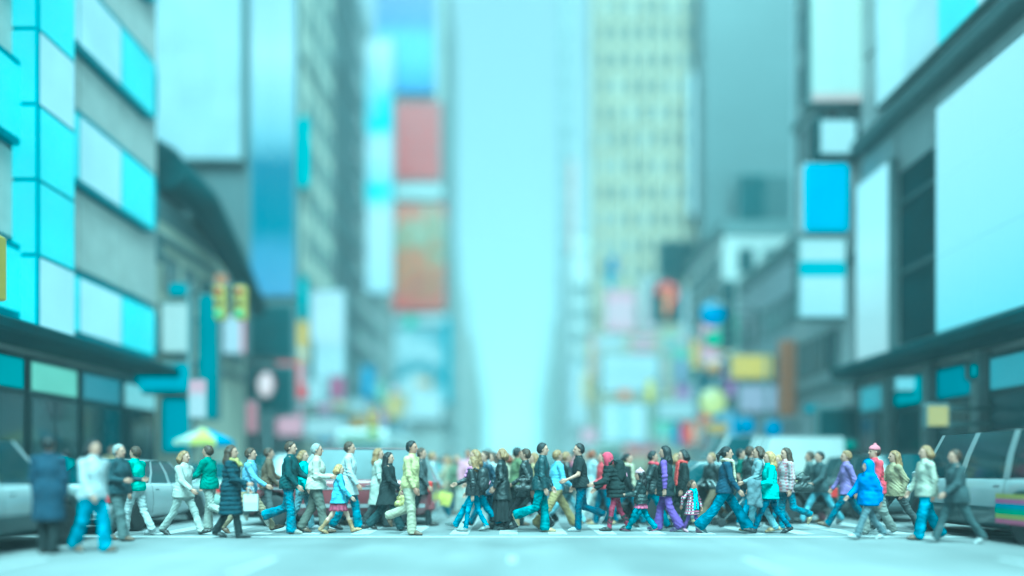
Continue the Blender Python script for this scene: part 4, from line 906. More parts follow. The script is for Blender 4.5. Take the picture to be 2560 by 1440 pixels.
# ------------------------------------------------------------------ vehicles
def paint(c, name='car_paint'): return mat(name, c, .28, .0, var=.05, scale=2, spec=.6, coat=.6)
def car(name, label, cat, loc, rot, L, W, deck, cabin, zroof, wheels, Rw, body, lower=None, zl=.24, pillars=(.02, .30, .34, .64, .68, .97), glass=GLASS,
        group=None, chrome=True, lights=True, tail_h=(.6, .85), head_h=(.62, .78), rim_sp=8, strips=(), inb=.90, inr=.74, pill_m=None, lens=None):
    """forward = +x. deck = (x,z) line of bonnet, waist and boot; cabin = (windscreen base x, roof front x, roof rear x, rear base x)"""
    r = empty(name, loc, R(rot), label, cat, group); hw = W/2
    dx, dz = [p[0] for p in deck], [p[1] for p in deck]
    xs = sorted(set([round(q, 3) for q in np.linspace(-L/2, L/2, 30)]+[round(c+a, 3) for c in wheels for a in np.linspace(-Rw*1.16, Rw*1.16, 13)]))
    def wid(x): return hw*(1-.10*abs(2*x/L)**5-.03*abs(2*x/L)**2)
    def zlow(x):
        z = zl+(.06*abs(2*x/L)**8)
        for c in wheels:
            q = (Rw*1.16)**2-(x-c)**2
            if q > 0: z = max(z, Rw+math.sqrt(q))
        return z
    FR = ((.80, 0), (.965, .14), (1., .42), (.99, .74), (.965, .92), (.92, 1.))
    mb = MB(); rings = []
    for x in xs:
        a, b, w_ = zlow(x), float(np.interp(x, dx, dz)), wid(x); a = min(a, b-.05); cr = .025
        half = [(w_*f, a+(b-a)*t) for f, t in FR]+[(w_*.5, b+cr)]
        ring = [(y, z) for y, z in half]+[(0, b+cr*1.3)]+[(-y, z) for y, z in reversed(half)]
        rings.append([(x, y, z) for y, z in ring])
    n = len(rings[0]); v = [p for rg in rings for p in rg]; f = []; m = []
    for i in range(len(xs)-1):
        for j in range(n-1):
            mb_i = 1 if (lower is not None and (j < 2 or j >= n-3)) else 0
            f.append((i*n+j, i*n+j+1, (i+1)*n+j+1, (i+1)*n+j)); m.append(mb_i)
    f.append(list(range(n))); m.append(0); f.append([(len(xs)-1)*n+j for j in range(n)][::-1]); m.append(0)
    mb.v = v; mb.f = f; mb.m = m; mb.sm = [True]*(len(f)-2)+[False, False]
    mb.build('body', [body, lower or body], r)
    MB().box(-L/2+.15, L/2-.15, -hw*.62, hw*.62, zl-.06, zl+.35).build('chassis', BLACKP, r)
    # cabin
    xa, xb, xc, xd = cabin; yb, yt = hw*inb, hw*inr
    zb = lambda x: float(np.interp(x, dx, dz))-.012
    B = lambda t: (xa+(xd-xa)*t, zb(xa+(xd-xa)*t)); T = lambda t: (xb+(xc-xb)*t, zroof-.02)
    cuts = [0.]+list(pillars)+[1.]
    pb = MB()
    for sd in (1, -1):
        for i in range(len(cuts)-1):
            t0, t1 = cuts[i], cuts[i+1]; q = []
            for t in (t0, (t0+t1)/2, t1):
                (x1, z1), (x2, z2) = B(t), T(t)
                for u in (0, .5, 1): q.append((x1+(x2-x1)*u, sd*(yb+(yt-yb)*u+.025*math.sin(math.pi*u)), z1+(z2-z1)*u))
            fs = [(0, 1, 4, 3), (1, 2, 5, 4), (3, 4, 7, 6), (4, 5, 8, 7)]
            if i % 2: MB().add(q, fs, 0, True).build('side_window', glass, r)
            else: MB().add(q, fs, 0, True).build('pillar', pill_m or body, r)
    ys = np.linspace(-1, 1, 7); v = []; f = []
    nx = 5
    for i in range(nx):
        x = xb+(xc-xb)*i/(nx-1)
        for y in ys: v.append((x+(.05*(1-y*y) if i == 0 else 0)-(.05*(1-y*y) if i == nx-1 else 0), y*yt, zroof-.02+.045*(1-y*y)+.02*math.sin(math.pi*i/(nx-1))))
    for i in range(nx-1):
        for j in range(6): f.append((i*7+j, i*7+j+1, (i+1)*7+j+1, (i+1)*7+j))
    MB().add(v, f, 0, True).build('roof', body, r)
    for nm, xo, xi, s in (('windscreen', xa, xb, 1), ('rear_window', xd, xc, -1)):
        v = []; f = []
        for y in ys: v.append((xo+s*.12*(1-y*y), y*yb, zb(xo)))
        for y in ys: v.append(((xo+xi)/2+s*.09*(1-y*y), y*(yb+yt)/2, (zb(xo)+zroof-.02)/2+.015))
        for y in ys: v.append((xi+s*.05*(1-y*y), y*yt, zroof-.02+.045*(1-y*y)))
        for i in (0, 1):
            for j in range(6): f.append((i*7+j, i*7+j+1, (i+1)*7+j+1, (i+1)*7+j))
        MB().add(v, f, 0, True).build(nm, glass, r)
    # wheels
    t0 = None
    for x in wheels:
        for sd in (1, -1):
            if t0 is None:
                t0 = MB().lathe([(Rw*.66, -.10), (Rw*.93, -.105), (Rw, -.08), (Rw, .08), (Rw*.93, .105), (Rw*.66, .10)], 28, axis='y').build('wheel', RUBBER, r)
                rm = MB().lathe([(Rw*.10, .055), (Rw*.12, .09), (Rw*.02, .10)], 12, axis='y'); rm.lathe([(Rw*.68, -.08), (Rw*.68, .095), (Rw*.60, .085), (Rw*.58, .0)], 24, axis='y')
                for k in range(rim_sp):
                    rm.box(-Rw*.075, Rw*.075, .045, .082, Rw*.08, Rw*.63, M=Matrix.Rotation(2*math.pi*k/rim_sp, 4, 'Y'))
                rm.lathe([(Rw*.62, .0), (Rw*.62, .02), (.01, .02)], 20, axis='y', mi=1)
                rmo = rm.build('rim', [mat('alloy', (.55, .56, .57), .35, .1, var=.05), BLACKP], t0)
                o = t0
            else:
                o = t0.copy(); COL.objects.link(o); q = rmo.copy(); COL.objects.link(q); q.parent = o
            o.location = (x, sd*(hw-.125), Rw); o.rotation_euler = (0, 0, 0 if sd > 0 else math.pi)
    # bumpers, lights, plates, mirrors, handles, door seams, strips
    low = lower or body
    MB().box(L/2-.16, L/2+.06, -hw*.86, hw*.86, zl+.08, zl+.30, ch=.05).build('bumper', low, r); MB().box(-L/2-.06, -L/2+.16, -hw*.86, hw*.86, zl+.10, zl+.32, ch=.05).build('bumper', low, r)
    MB().box(L/2-.02, L/2+.03, -hw*.45, hw*.45, zl+.33, head_h[1]-.01, ch=.01).build('grille', BLACKP if not chrome else CHROME, r)
    for sd in (1, -1):
        a, b = sorted((sd*hw*.48, sd*hw*.87)); MB().box(L/2-.22, L/2+.012, a, b, head_h[0], head_h[1], ch=.03).build('headlight', lens or mat('lamp_lens', (.5, .5, .48), .1, var=.05), r)
        a, b = sorted((sd*hw*.62, sd*hw*.90)); MB().box(-L/2-.012, -L/2+.2, a, b, tail_h[0], tail_h[1], ch=.03).build('tail_light', mat('red_lens', (.40, .03, .03), .2, var=.05), r)
        mx = xa-.1; a, b = sorted((sd*(hw*.93), sd*(hw+.16))); mo = MB().box(mx-.08, mx+.06, a, b, zb(xa)+.02, zb(xa)+.17, ch=.03); mo.build('wing_mirror', pill_m or body, r)
        def pt(x, j, off): # point on the side skin
            a_, b_, w_ = min(zlow(x), float(np.interp(x, dx, dz))-.05), float(np.interp(x, dx, dz)), wid(x); ff, tt = FR[j]; return (x, sd*(w_*ff+off), a_+(b_-a_)*tt)
        sm = MB(); fr_ = pillars
        seams = [xa+(xd-xa)*t for t in fr_[1::2]] ; seams = [wheels[0]-Rw*1.3]+[sum(B((fr_[i]+fr_[i+1])/2)[:1]) for i in range(1, len(fr_)-1, 2)]
        for x in seams:
            q = []
            for j in range(1, 6):
                for e in (-.007, .007): q.append(pt(x+e, j, .003))
            sm.add(q, [(2*k, 2*k+1, 2*k+3, 2*k+2) for k in range(4)])
        sm.build('door_seams', BLACKP, r)
        for x in seams[1:]:
            p = pt(x+.12, 4, .0); MB().box(p[0], p[0]+.16, p[1]-.02, p[1]+.02, p[2]-.10, p[2]-.06, ch=.01).build('door_handle', CHROME if chrome else low, r)
        for (z, th, mt) in strips:
            q = []; xx = [x for x in xs if -L/2+.12 < x < L/2-.12]
            q0 = MB(); run = []
            for x in xx:
                if zlow(x) > z-.02:
                    if len(run) > 1: q0.add([p for g in run for p in g], [(2*k, 2*k+1, 2*k+3, 2*k+2) for k in range(len(run)-1)])
                    run = []; continue
                a_, b_ = zlow(x), float(np.interp(x, dx, dz)); tt = (z-a_)/(b_-a_); ff = float(np.interp(tt, [p[1] for p in FR], [p[0] for p in FR])); y = sd*(wid(x)*ff+.012)
                run.append(((x, y, z), (x, y, z+th)))
            if len(run) > 1: q0.add([p for g in run for p in g], [(2*k, 2*k+1, 2*k+3, 2*k+2) for k in range(len(run)-1)])
            if q0.v: q0.build('side_strip', mt, r)
    pl = mat('number_plate', (.45, .45, .40), .5, var=.03)
    MB().box(L/2+.06, L/2+.075, -.16, .16, zl+.12, zl+.27).build('number_plate', pl, r); MB().box(-L/2-.075, -L/2-.06, -.16, .16, zl+.14, zl+.29).build('number_plate', pl, r)
    return r
def sedan(name, label, loc, rot, col, L=4.7, H=1.45, W=1.8, group=None, cat='car', **k):
    k = dict(dict(deck=[(-L/2, .86), (-L/2+.12, .93), (-L*.27, .98), (0, .95), (L*.20, .94), (L*.36, .88), (L/2-.1, .74), (L/2, .64)],
             cabin=(L*.22, L*.075, -L*.18, -L*.33), zroof=H, wheels=(L*.31, -L*.29), Rw=.32, body=paint(col), pillars=(.03, .36, .40, .70, .74, .90)), **k)
    return car(name, label, cat, loc, rot, L, W, group=group, **k)
def suv(name, label, loc, rot, col, L=4.5, H=1.75, W=1.85, group=None, cat='car', **k):
    k = dict(dict(deck=[(-L/2, .98), (-L*.3, 1.04), (L*.18, 1.02), (L*.34, .98), (L/2-.12, .88), (L/2, .70)],
             cabin=(L*.24, L*.10, -L*.42, -L*.485), zroof=H, wheels=(L*.31, -L*.30), Rw=.345, body=paint(col), pillars=(.03, .32, .35, .62, .66, .94), inr=.80, tail_h=(.75, 1.0)), **k)
    return car(name, label, cat, loc, rot, L, W, group=group, **k)
def van(name, label, loc, rot, col, L=5.2, H=2.3, W=1.95, group=None, cat='van', **k):
    k = dict(dict(deck=[(-L/2, 1.12), (L*.26, 1.12), (L*.40, 1.02), (L/2-.06, .9), (L/2, .7)],
             cabin=(L*.33, L*.20, -L*.485, -L*.497), zroof=H, wheels=(L*.33, -L*.28), Rw=.35, body=paint(col), pillars=(.03, .24, .28, .30, .34, .36), inr=.88, inb=.94), **k)
    return car(name, label, cat, loc, rot, L, W, group=group, **k)
def bus(name, label, loc, rot, col, col2, L=11, H=3.2, W=2.5, cat='bus'):
    r = empty(name, loc, R(rot), label, cat); hw = W/2; b = paint(col)
    MB().box(-L/2, L/2, -hw, hw, .35, H, ch=.16).build('body', b, r); MB().box(-L/2+.3, L/2-.3, -hw*.8, hw*.8, .2, .4).build('chassis', BLACKP, r)
    for sd in (1, -1):
        for k in range(7):
            x = -L/2+.5+k*1.42; a, e = sorted((sd*hw, sd*(hw+.015))); MB().box(x, x+1.34, a, e, 1.35, 2.45, ch=.005).build('side_window', GLASS, r)
        a, e = sorted((sd*hw, sd*(hw+.012))); MB().box(-L/2+.4, L/2-.4, a, e, .75, 1.05).build('side_strip', paint(col2), r)
        for x in (L/2-2.2, -L/2+2.6):
            t = MB().lathe([(.3, -.13), (.48, -.13), (.5, -.1), (.5, .1), (.48, .13), (.3, .13)], 22, c=(x, sd*(hw-.10), .5), axis='y').build('wheel', RUBBER, r)
            MB().lathe([(.29, .0), (.29, sd*.12), (.1, sd*.14)], 16, c=(x, sd*(hw-.10), .5), axis='y').build('rim', GALV, t)
        a, e = sorted((sd*.75, sd*1.1)); MB().box(L/2, L/2+.02, a, e, .6, .8).build('headlight', mat('lamp_lens', (.5, .5, .48), .1, var=.05), r)
        MB().tube([(L/2-.1, sd*hw, 2.5), (L/2+.25, sd*(hw+.1), 2.4), (L/2+.25, sd*(hw+.12), 2.0)], [.03, .03, .09], 8).build('wing_mirror', BLACKP, r)
    MB().box(L/2, L/2+.02, -hw+.15, hw-.15, 1.15, 2.45, ch=.006).build('windscreen', GLASS, r); MB().box(L/2, L/2+.022, -hw+.3, hw-.3, 2.6, 2.95, ch=.006).build('destination_board', lit((90, 160, 120)), r)
    MB().box(L/2-.05, L/2+.06, -hw+.05, hw-.05, .36, .58, ch=.03).build('bumper', BLACKP, r)
    return r
G = lambda px, Y: Vector(((px-1280)/FPX*Y, Y, 0))
# maroon people carrier across the crossing, facing left
p = G(858, 16.75); suv('people_carrier', 'maroon and silver people carrier standing behind the walkers, facing left', p, 180, (.30, .30, .31), L=4.30, H=1.72, lower=None, cat='car',
    pill_m=paint((.40, .40, .41)), glass=GLASS_PALE, lens=mat('amber_lens', (.55, .36, .12), .2, var=.2, scale=20), body=paint((.17, .045, .055)), strips=((.42, .10, mat('silver_trim', (.42, .40, .41), .35, .3)), (.82, .05, mat('silver_trim', (.42, .40, .41), .35, .3))), rim_sp=7)
p = G(1772, 17.6); sedan('limousine', 'long black saloon with chrome side strips behind the walkers, facing left', p, 180, (.012, .014, .015), L=5.5, W=1.95, H=1.46,
    strips=((.86, .035, CHROME), (.46, .03, CHROME)), glass=GLASS, Rw=.34)
# parked along the left and right kerbs, in the direction of the street
suv('white_minivan', 'white minivan at the left edge with its bonnet towards the crossing', (-8.45, 10.6, 0), 90, (.40, .42, .43), lower=paint((.03, .055, .06)), L=4.9, H=1.72, W=1.95, group='cars along the left kerb')
sedan('silver_car', 'pale silver saloon parked ahead of the white minivan on the left', (-8.5, 16.1, 0), 90, (.42, .44, .45), group='cars along the left kerb')
sedan('pale_taxi', 'pale green and white saloon third along the left kerb', (-8.5, 21.6, 0), 90, (.34, .42, .36), group='cars along the left kerb')
suv('dark_offroader', 'dark teal sport utility fourth along the left kerb', (-8.5, 27, 0), 90, (.04, .07, .08), group='cars along the left kerb')
tx = van('white_van', 'white van with rainbow striped lower side at the right edge', (9.35, 13.2, 0), 90, (.40, .43, .44), lower=paint((.025, .055, .06)), L=5.0, H=1.95, W=1.95, group='cars along the right kerb', pillars=(.03, .30, .34, .60, .64, .94))
for i, c in enumerate(((.45, .10, .22), (.40, .42, .08), (.05, .38, .22), (.03, .30, .42), (.42, .12, .30), (.44, .40, .10))):
    MB().box(-2.2+.05*i, -.75, .985, .992, .34+.085*i, .42+.085*i).build('colour_stripe', mat('vinyl_stripe', c, .4, var=.05), tx)
suv('silver_wagon', 'dark grey estate car ahead of the white van on the right', (9.4, 19.2, 0), 90, (.09, .11, .115), L=4.6, H=1.6, group='cars along the right kerb')
sedan('yellow_cab', 'yellow cab third along the right kerb', (9.4, 25, 0), 90, (.52, .36, .05), cat='taxi', group='cars along the right kerb')
p = G(1880, 24.5); van('box_van', 'tall white van crossing behind the black saloon', p, 180, (.5, .5, .5), L=5.6, H=2.35)
bus('tour_bus', 'white bus with pale lower band facing the crossing on the left', (-7.2, 40, 0), -90, (.48, .5, .5), (.3, .38, .42))
bus('city_bus', 'white bus far down the right lane behind the crowd', (7.0, 58, 0), -90, (.45, .46, .46), (.06, .16, .34))
k = 'traffic waiting down the avenue'
sedan('oncoming_car', 'dark saloon with pale bonnet in the middle lane beyond the crossing', (-2.35, 29.5, 0), -90, (.10, .11, .12), group=k)
TR = [(-1.2, 43, 'y', 0), (-4.6, 47, 'w', 1), (1.9, 40, 'b', 1), (4.9, 45, 'y', 0), (1.7, 52, 'w', 0), (-1.4, 56, 'g', 1), (-4.4, 62, 'y', 0), (4.6, 66, 'g', 0), (1.5, 68, 'y', 0), (-1.6, 74, 'w', 0), (-4.5, 84, 'b', 0), (1.5, 92, 'y', 0), (4.6, 88, 'w', 1)]
TC = {'y': ((.52, .36, .05), 'yellow cab'), 'w': ((.5, .5, .5), 'white car'), 'b': ((.02, .025, .03), 'black car'), 'g': ((.26, .27, .28), 'grey car')}
seen = {}; order = ['nearest', 'second', 'third', 'fourth', 'farthest']; protos = {}
for x, y, c, s in TR:
    seen[c] = seen.get(c, 0)+1; lab = '%s %s of the queue facing the crossing, %s of centre' % (order[seen[c]-1], TC[c][1], 'left' if x < 0 else 'right')
    if (c, s) in protos: o = copy_tree(protos[c, s]); o.location = (x, y, 0); o['label'] = lab
    else: protos[c, s] = (suv if s else sedan)('taxi' if c == 'y' else 'queued_car', lab, (x, y, 0), -90, TC[c][0], group=k, cat='taxi' if c == 'y' else 'car')
# ------------------------------------------------------------------ street furniture
def lamp(loc, rz, label, H=8.5):
    r = empty('street_lamp', loc, rz, label, 'street lamp', 'street lamps along both kerbs')
    MB().lathe([(.2, 0), (.2, .08), (.13, .25), (.11, .9), (.085, 1.0), (.06, H)], 12).build('pole', STEEL, r)
    MB().tube([(0, 0, H-.3), (.5, 0, H+.25), (1.4, 0, H+.45), (2.1, 0, H+.42)], [.05, .045, .04, .04], 8).build('arm', STEEL, r)
    MB().box(1.9, 2.6, -.13, .13, H+.33, H+.48, ch=.05).build('lamp_head', GALV, r)
    return r
YEL = mat('signal_yellow', (.50, .38, .05), .45, var=.06)
def signal(loc, rz, arm, z, label, lens=2, n=1):
    r = empty('traffic_light', loc, rz, label, 'traffic light')
    MB().lathe([(.16, 0), (.16, .3), (.08, .4), (.07, z+.6)], 12).build('pole', STEEL, r)
    MB().tube([(0, 0, z+.3), (arm*.5, 0, z+.65), (arm, 0, z+.62)], [.055, .05, .04], 8).build('arm', STEEL, r)
    for i in range(n):
        x = arm-.15-i*.72
        h = MB().box(x-.19, x+.19, -.16, .16, z-.58, z+.58, ch=.03).build('signal_head', YEL, r)
        MB().tube([(x, 0, z+.58), (x, 0, z+.66)], .03, 6).build('hanger', STEEL, h)
        for k, c in enumerate(((.03, .12, .07), (.16, .10, .02), (.30, .02, .02))):
            on = (k == lens)
            MB().lathe([(.14, -.18), (.14, -.165)], 14, c=(x, 0, z-.37+.37*k), axis='y').build('lens', lit([(80, 215, 150), (200, 190, 90), (225, 90, 80)][k]) if on else mat('lens_off', c, .25, var=0), h)
            MB().tube([(x-.15, -.2, z-.37+.37*k), (x-.11, -.24, z-.26+.37*k), (x, -.26, z-.215+.37*k), (x+.11, -.24, z-.26+.37*k), (x+.15, -.2, z-.37+.37*k)], .015, 5).build('visor', YEL, h)
    return r
signal((-11.2, 25, .13), 0, 1.95, 6.9, 'pair of yellow traffic lights on arm above the left kerb, near the tall blue screen', 0, n=2)
signal((-11.3, 12.9, .13), 0, 2.1, 4.75, 'yellow traffic light at the left edge beside the light column')
signal((-11.2, 33, .13), 0, 5.0, 3.2, 'small yellow signal farther up the left kerb above the bus', 0)
signal((11.9, 40, .13), math.pi, 4.4, 5.5, 'yellow signal far up the right kerb', 0)
for x, y, rz, lab in ((-11.3, 52, 0, 'grey street lamp far along the left kerb'),
                      (12., 34, math.pi, 'grey street lamp second along the right kerb'), (12., 60, math.pi, 'grey street lamp farthest along the right kerb')): lamp((x, y, .13), rz, lab)
def parasol(loc, label, cols, R0=1.25, H=2.35, cat='umbrella'):
    r = empty('parasol', loc, 0, label, cat, None)
    MB().lathe([(.22, 0), (.22, .06), (.03, .08), (.022, H)], 10).build('pole', GALV, r)
    for k in range(8):
        a, b = 2*math.pi*k/8, 2*math.pi*(k+1)/8; z = H-.42
        e = [(R0*math.cos(t), R0*math.sin(t), z) for t in (a, b)]; mdl = (R0*.93*math.cos((a+b)/2), R0*.93*math.sin((a+b)/2), z+.03)
        drop = [(p[0], p[1], p[2]-.17) for p in (e[0], mdl, e[1])]
        v = [(0, 0, H+.02), e[0], mdl, e[1]]+drop
        MB().add(v, [(0, 1, 2), (0, 2, 3), (1, 4, 5, 2), (2, 5, 6, 3)]).build('canopy_panel', mat('parasol_cloth', cols[k % len(cols)], .8, var=.08), r, fix=False)
        MB().tube([(0, 0, H-.02), (R0*math.cos(a), R0*math.sin(a), z-.01)], .01, 5).build('rib', GALV, r)
    return r
parasol((-10.1, 23.6, 0), 'yellow and blue parasol at the left kerb beside the parked cars', [(.48, .44, .08), (.05, .22, .42), (.45, .48, .40)], R0=1.0, H=2.62)
def cart(loc, rz, label, c):
    r = empty('food_cart', loc, rz, label, 'food cart')
    MB().box(-.9, .9, -.45, .45, .45, 1.05, ch=.03).build('cabinet', c, r); MB().box(-1., 1., -.5, .5, 1.05, 1.1, ch=.01).build('counter', GALV, r)
    for x in (-.6, .6):
        for y in (-.47, .47): MB().lathe([(.06, -.02), (.22, -.025), (.22, .025), (.06, .02)], 14, c=(x, y, .22), axis='y').build('wheel', RUBBER, r)
    MB().tube([(.9, -.35, .95), (1.25, -.35, 1.0), (1.25, .35, 1.0), (.9, .35, .95)], .02, 6).build('handle', GALV, r)
    for i in range(3): MB().box(-.75+i*.55, -.35+i*.55, -.465, -.452, .55, .95).build('menu_panel', mat('menu_print', ((.42, .38, .12), (.4, .14, .1), (.2, .36, .3))[i], .5), r)
    return r
cart((-12.2, 28.7, .13), R(90), 'silver food cart on the left pavement behind the teal hoarding', GALV)
cart((12.4, 26.5, .13), R(90), 'green food cart on the right pavement by the shop columns', mat('cart_green', (.06, .26, .18), .5))
for i, (x, y, lab) in enumerate(((-10.3, 25.5, 'orange striped traffic drum by the left kerb'), (10.9, 18, 'orange striped traffic drum by the right kerb'))):
    r = empty('traffic_drum', (x, y, 0), 0, lab, 'traffic drum'); MB().lathe([(.33, 0), (.33, .08), (.28, .1), (.22, 1.), (.1, 1.05)], 16).build('drum', mat('drum_orange', (.5, .16, .03), .5), r)
    for z in (.3, .62): MB().lathe([(.283-.07*z, z), (.283-.07*z-.01, z+.16)], 16).build('white_band', mat('white_band', (.5, .5, .5), .4), r)
def hydrant(loc, lab):
    r = empty('fire_hydrant', loc, 0, lab, 'fire hydrant'); m = mat('hydrant_paint', (.12, .13, .13), .5)
    MB().lathe([(.16, 0), (.16, .06), (.1, .08), (.1, .55), (.13, .57), (.13, .6), (.1, .7), (.04, .76)], 14).build('barrel', m, r)
    MB().lathe([(.055, -.2), (.055, .2)], 10, c=(0, 0, .42), axis='x').build('outlet', m, r)
hydrant((-11.3, 15.4, .13), 'dark fire hydrant on the left pavement'); hydrant((11.9, 23, .13), 'dark fire hydrant on the right pavement')
def bollards(): 
    b0 = None
    for i in range(5):
        lab = 'short dark bollard on the far right kerb, %s of five' % ('first', 'second', 'third', 'fourth', 'last')[i]
        if b0 is None:
            b0 = MB().lathe([(.09, 0), (.09, .1), (.06, .12), (.06, .85), (.075, .87), (.05, .95)], 12).build('bollard', STEEL); tag(b0, lab, 'bollard', 'bollards on the right kerb'); o = b0
        else: o = b0.copy(); COL.objects.link(o); o['label'] = lab
        o.location = (11.85, 26.2+i*1.3, .13)
bollards()
# ------------------------------------------------------------------ the walkers on the crossing
BLK, NAVY, DGRY, TEALD = (.018, .022, .023), (.025, .045, .075), (.06, .066, .068), (.02, .05, .055)
J1, J2, J3, J4 = denim((.06, .15, .21)), denim((.12, .23, .30)), denim((.03, .085, .13)), denim((.24, .35, .40))
BK = ('shoe', (.02, .02, .02), (.02, .02, .02)); BRN = ('shoe', (.10, .06, .035), (.03, .025, .02)); SNK = ('shoe', (.30, .30, .31), (.5, .5, .5)); TAN = ('shoe', (.30, .20, .10), (.35, .3, .2))
BOOTK, BOOTT = ('tallboot', (.02, .02, .02), (.02, .02, .02)), ('tallboot', (.30, .19, .09), (.12, .08, .05)); ANK = ('boot', (.02, .02, .022), (.02, .02, .02))
SKN, BELL, STR, LOOSE = dict(ra=.044, rk=.055, rt=.084), dict(ra=.092, rk=.074, rt=.094), dict(ra=.062, rk=.066), dict(ra=.08, rk=.082, rt=.108)
trn = random.Random(21)
def ped(px, fy, d, H, pose, label, top, legs, **k):
    p = foot(px, fy); rot = {'r': 0, 'l': 180, 'a': 90, 'c': -90}[d]+(k.pop('turn') if 'turn' in k else trn.uniform(-17, 17))
    return person(p, rot, H, pose, label, top, legs, **k)
PPL = {}
WK = 'people walking over the crossing'
def add(key, *a, **k): PPL[key] = ped(*a, group=WK, **k); return PPL[key]
# left edge
add('coat_left', 122, 1384, 'a', 1.74, 'stand', 'person in a long dark navy coat standing by the white minivan', (cloth(NAVY), dict(hem=.42, flare=1.05)), (cloth(BLK), STR), turn=12)
add('white_jeans', 232, 1380, 'r', 1.70, 'short', 'person in white jacket and bright blue jeans beside the white minivan', (cloth((.45, .46, .47)), dict(hem=.06)), (denim((.03, .24, .35)), LOOSE), shoes=BRN, hair=('bob', 'black'), turn=-20)
add('cream_left', 458, 1337, 'r', 1.66, 'stride', 'person in cream jacket and pale trousers striding by the silver saloon', (cloth((.42, .42, .38)), dict(hem=.1)), (cloth((.38, .39, .36)), STR), hair=('bob', 'fair'))
add('puffer', 577, 1345, 'r', 1.70, 'short2', 'person in long dark quilted coat carrying a white paper bag', (cloth((.018, .04, .055)), dict(hem=.46, flare=1.12, puff=1.12, quilt=.016)), (cloth(BLK), STR), shoes=('boot', (.04, .042, .042), (.02, .02, .02)), hair=('long', 'brown'), scarf=(cloth((.36, .30, .10)), .1), arms=((6, 40, 8), (18, 50, 6)), fist=(False, True))
add('lightblue', 622, 1332, 'r', 1.76, 'wide', 'man in light blue shirt and beige trousers behind the quilted coat', (cloth((.22, .33, .46)), dict()), (cloth((.34, .27, .17)), STR), shoes=BRN, hair=('short', 'brown'))
add('navyjkt', 722, 1334, 'r', 1.80, 'toeoff', 'man in dark teal jacket and jeans, rear foot lifted, before the maroon car', (cloth(TEALD), dict(hem=.06, puff=1.05)), (J1, BELL), shoes=('shoe', (.22, .20, .17), (.35, .33, .28)), hair=('short', 'brown'), arms=((24, 40, 8), (8, 30, 8)))
add('turq', 757, 1324, 'r', 1.66, 'short', 'person in turquoise top with grey jacket round the waist and light jeans', (cloth((.03, .33, .32)), dict()), (J4, STR), shoes=SNK, hair=('bob', 'fair'), skirt=(cloth((.06, .085, .085)), dict(L=.14, flare=.86)))
add('cream_man', 790, 1333, 'r', 1.77, 'short2', 'stout grey haired man in cream sweater with forearms raised', (cloth((.46, .43, .36)), dict(hem=.05, puff=1.08)), (cloth((.12, .12, .10)), LOOSE), shoes=BRN, hair=('short', 'grey'), build=1.12, arms=((10, 78, 10), (2, 84, 8)))
add('girl', 846, 1333, 'r', 1.40, 'stride', 'blond girl in light denim jacket, dark red skirt and tan boots', (denim((.18, .34, .46)), dict(hem=.12, flare=1.25)), None, shoes=BOOTT, hair=('bob', 'blond'), skirt=(mat('pleated_cloth', (.20, .03, .07), .8, var=.5, scale=12), dict(L=.30, flare=1.2)), skin=3, arms=((-10, 20, 8), (22, 22, 8)))
add('white_shirt', 872, 1324, 'r', 1.84, 'short', 'tall man in long white shirt and blue jeans behind the denim jacket girl', (cloth((.5, .52, .53)), dict(hem=.22, flare=1.08)), (denim((.08, .21, .29)), LOOSE), shoes=BK, hair=('short', 'brown'))
add('cream_coat', 945, 1319, 'r', 1.72, 'short', 'person in long cream coat passing the silver rear of the maroon car', (cloth((.40, .40, .35)), dict(hem=.40, flare=1.1)), (cloth(DGRY), STR), hair=('long', 'fair'))
add('black_flare', 968, 1326, 'r', 1.66, 'stride2', 'woman with long black hair in flared black coat carrying a gold handbag', (cloth(BLK), dict(hem=.30, flare=1.45)), (cloth((.03, .05, .055)), BELL), hair=('long', 'black'), arms=((10, 20, 8), (22, 36, 10)), fist=(False, True))
add('yellow_man', 1025, 1337, 'r', 1.80, 'toeoff', 'man in pale yellow sweater and khaki trousers walking alone in front', (cloth((.48, .42, .20)), dict(hem=.02, puff=1.05)), (cloth((.36, .33, .24)), LOOSE), shoes=BRN, hair=('short', 'black'), arms=((-6, 16, 8), (10, 12, 6)), skin=1)
add('grey_behind', 1052, 1316, 'r', 1.74, 'short', 'man in dark grey coat half hidden behind the yellow sweater', (cloth(DGRY), dict(hem=.2)), (cloth(BLK), STR), hair=('short', 'brown'))
add('striped', 1078, 1296, 'r', 1.78, 'wide', 'man in pale grey shirt and jeans striding with a yellow bag', (checker('striped_shirt', [(.36, .38, .40), (.36, .38, .40), (.28, .31, .34)], 3, 26), dict(hem=.1)), (J1, STR), shoes=BRN, hair=('short', 'fair'), fist=(False, True), arms=((-20, 14, 8), (16, 20, 8)))
add('far_olive', 1142, 1254, 'l', 1.74, 'wide', 'distant man in olive jacket and black trousers beyond the gap in the crowd', (cloth((.10, .13, .10)), dict(hem=.08)), (cloth(BLK), STR), hair=('short', 'grey'))
add('leather', 1192, 1325, 'l', 1.74, 'wide2', 'person in black leather jacket and blue jeans striding left past the gap', (leather((.022, .025, .027)), dict(hem=.1, puff=1.08)), (denim((.05, .17, .25)), STR), shoes=('shoe', (.05, .06, .06), (.4, .4, .4)), hair=('long', 'fair'), arms=((-26, 40, 8), (26, 40, 8)))
add('leggings', 1184, 1329, 'l', 1.52, 'short', 'girl in black jacket with pink scarf, bright blue leggings and grey boots', (leather((.02, .022, .024)), dict(hem=.06, puff=1.1)), (denim((.03, .19, .29)), SKN), shoes=('boot', (.22, .23, .22), (.12, .12, .12)), hair=('long', 'fair'), scarf=(cloth((.36, .16, .34)), .2), skin=3)
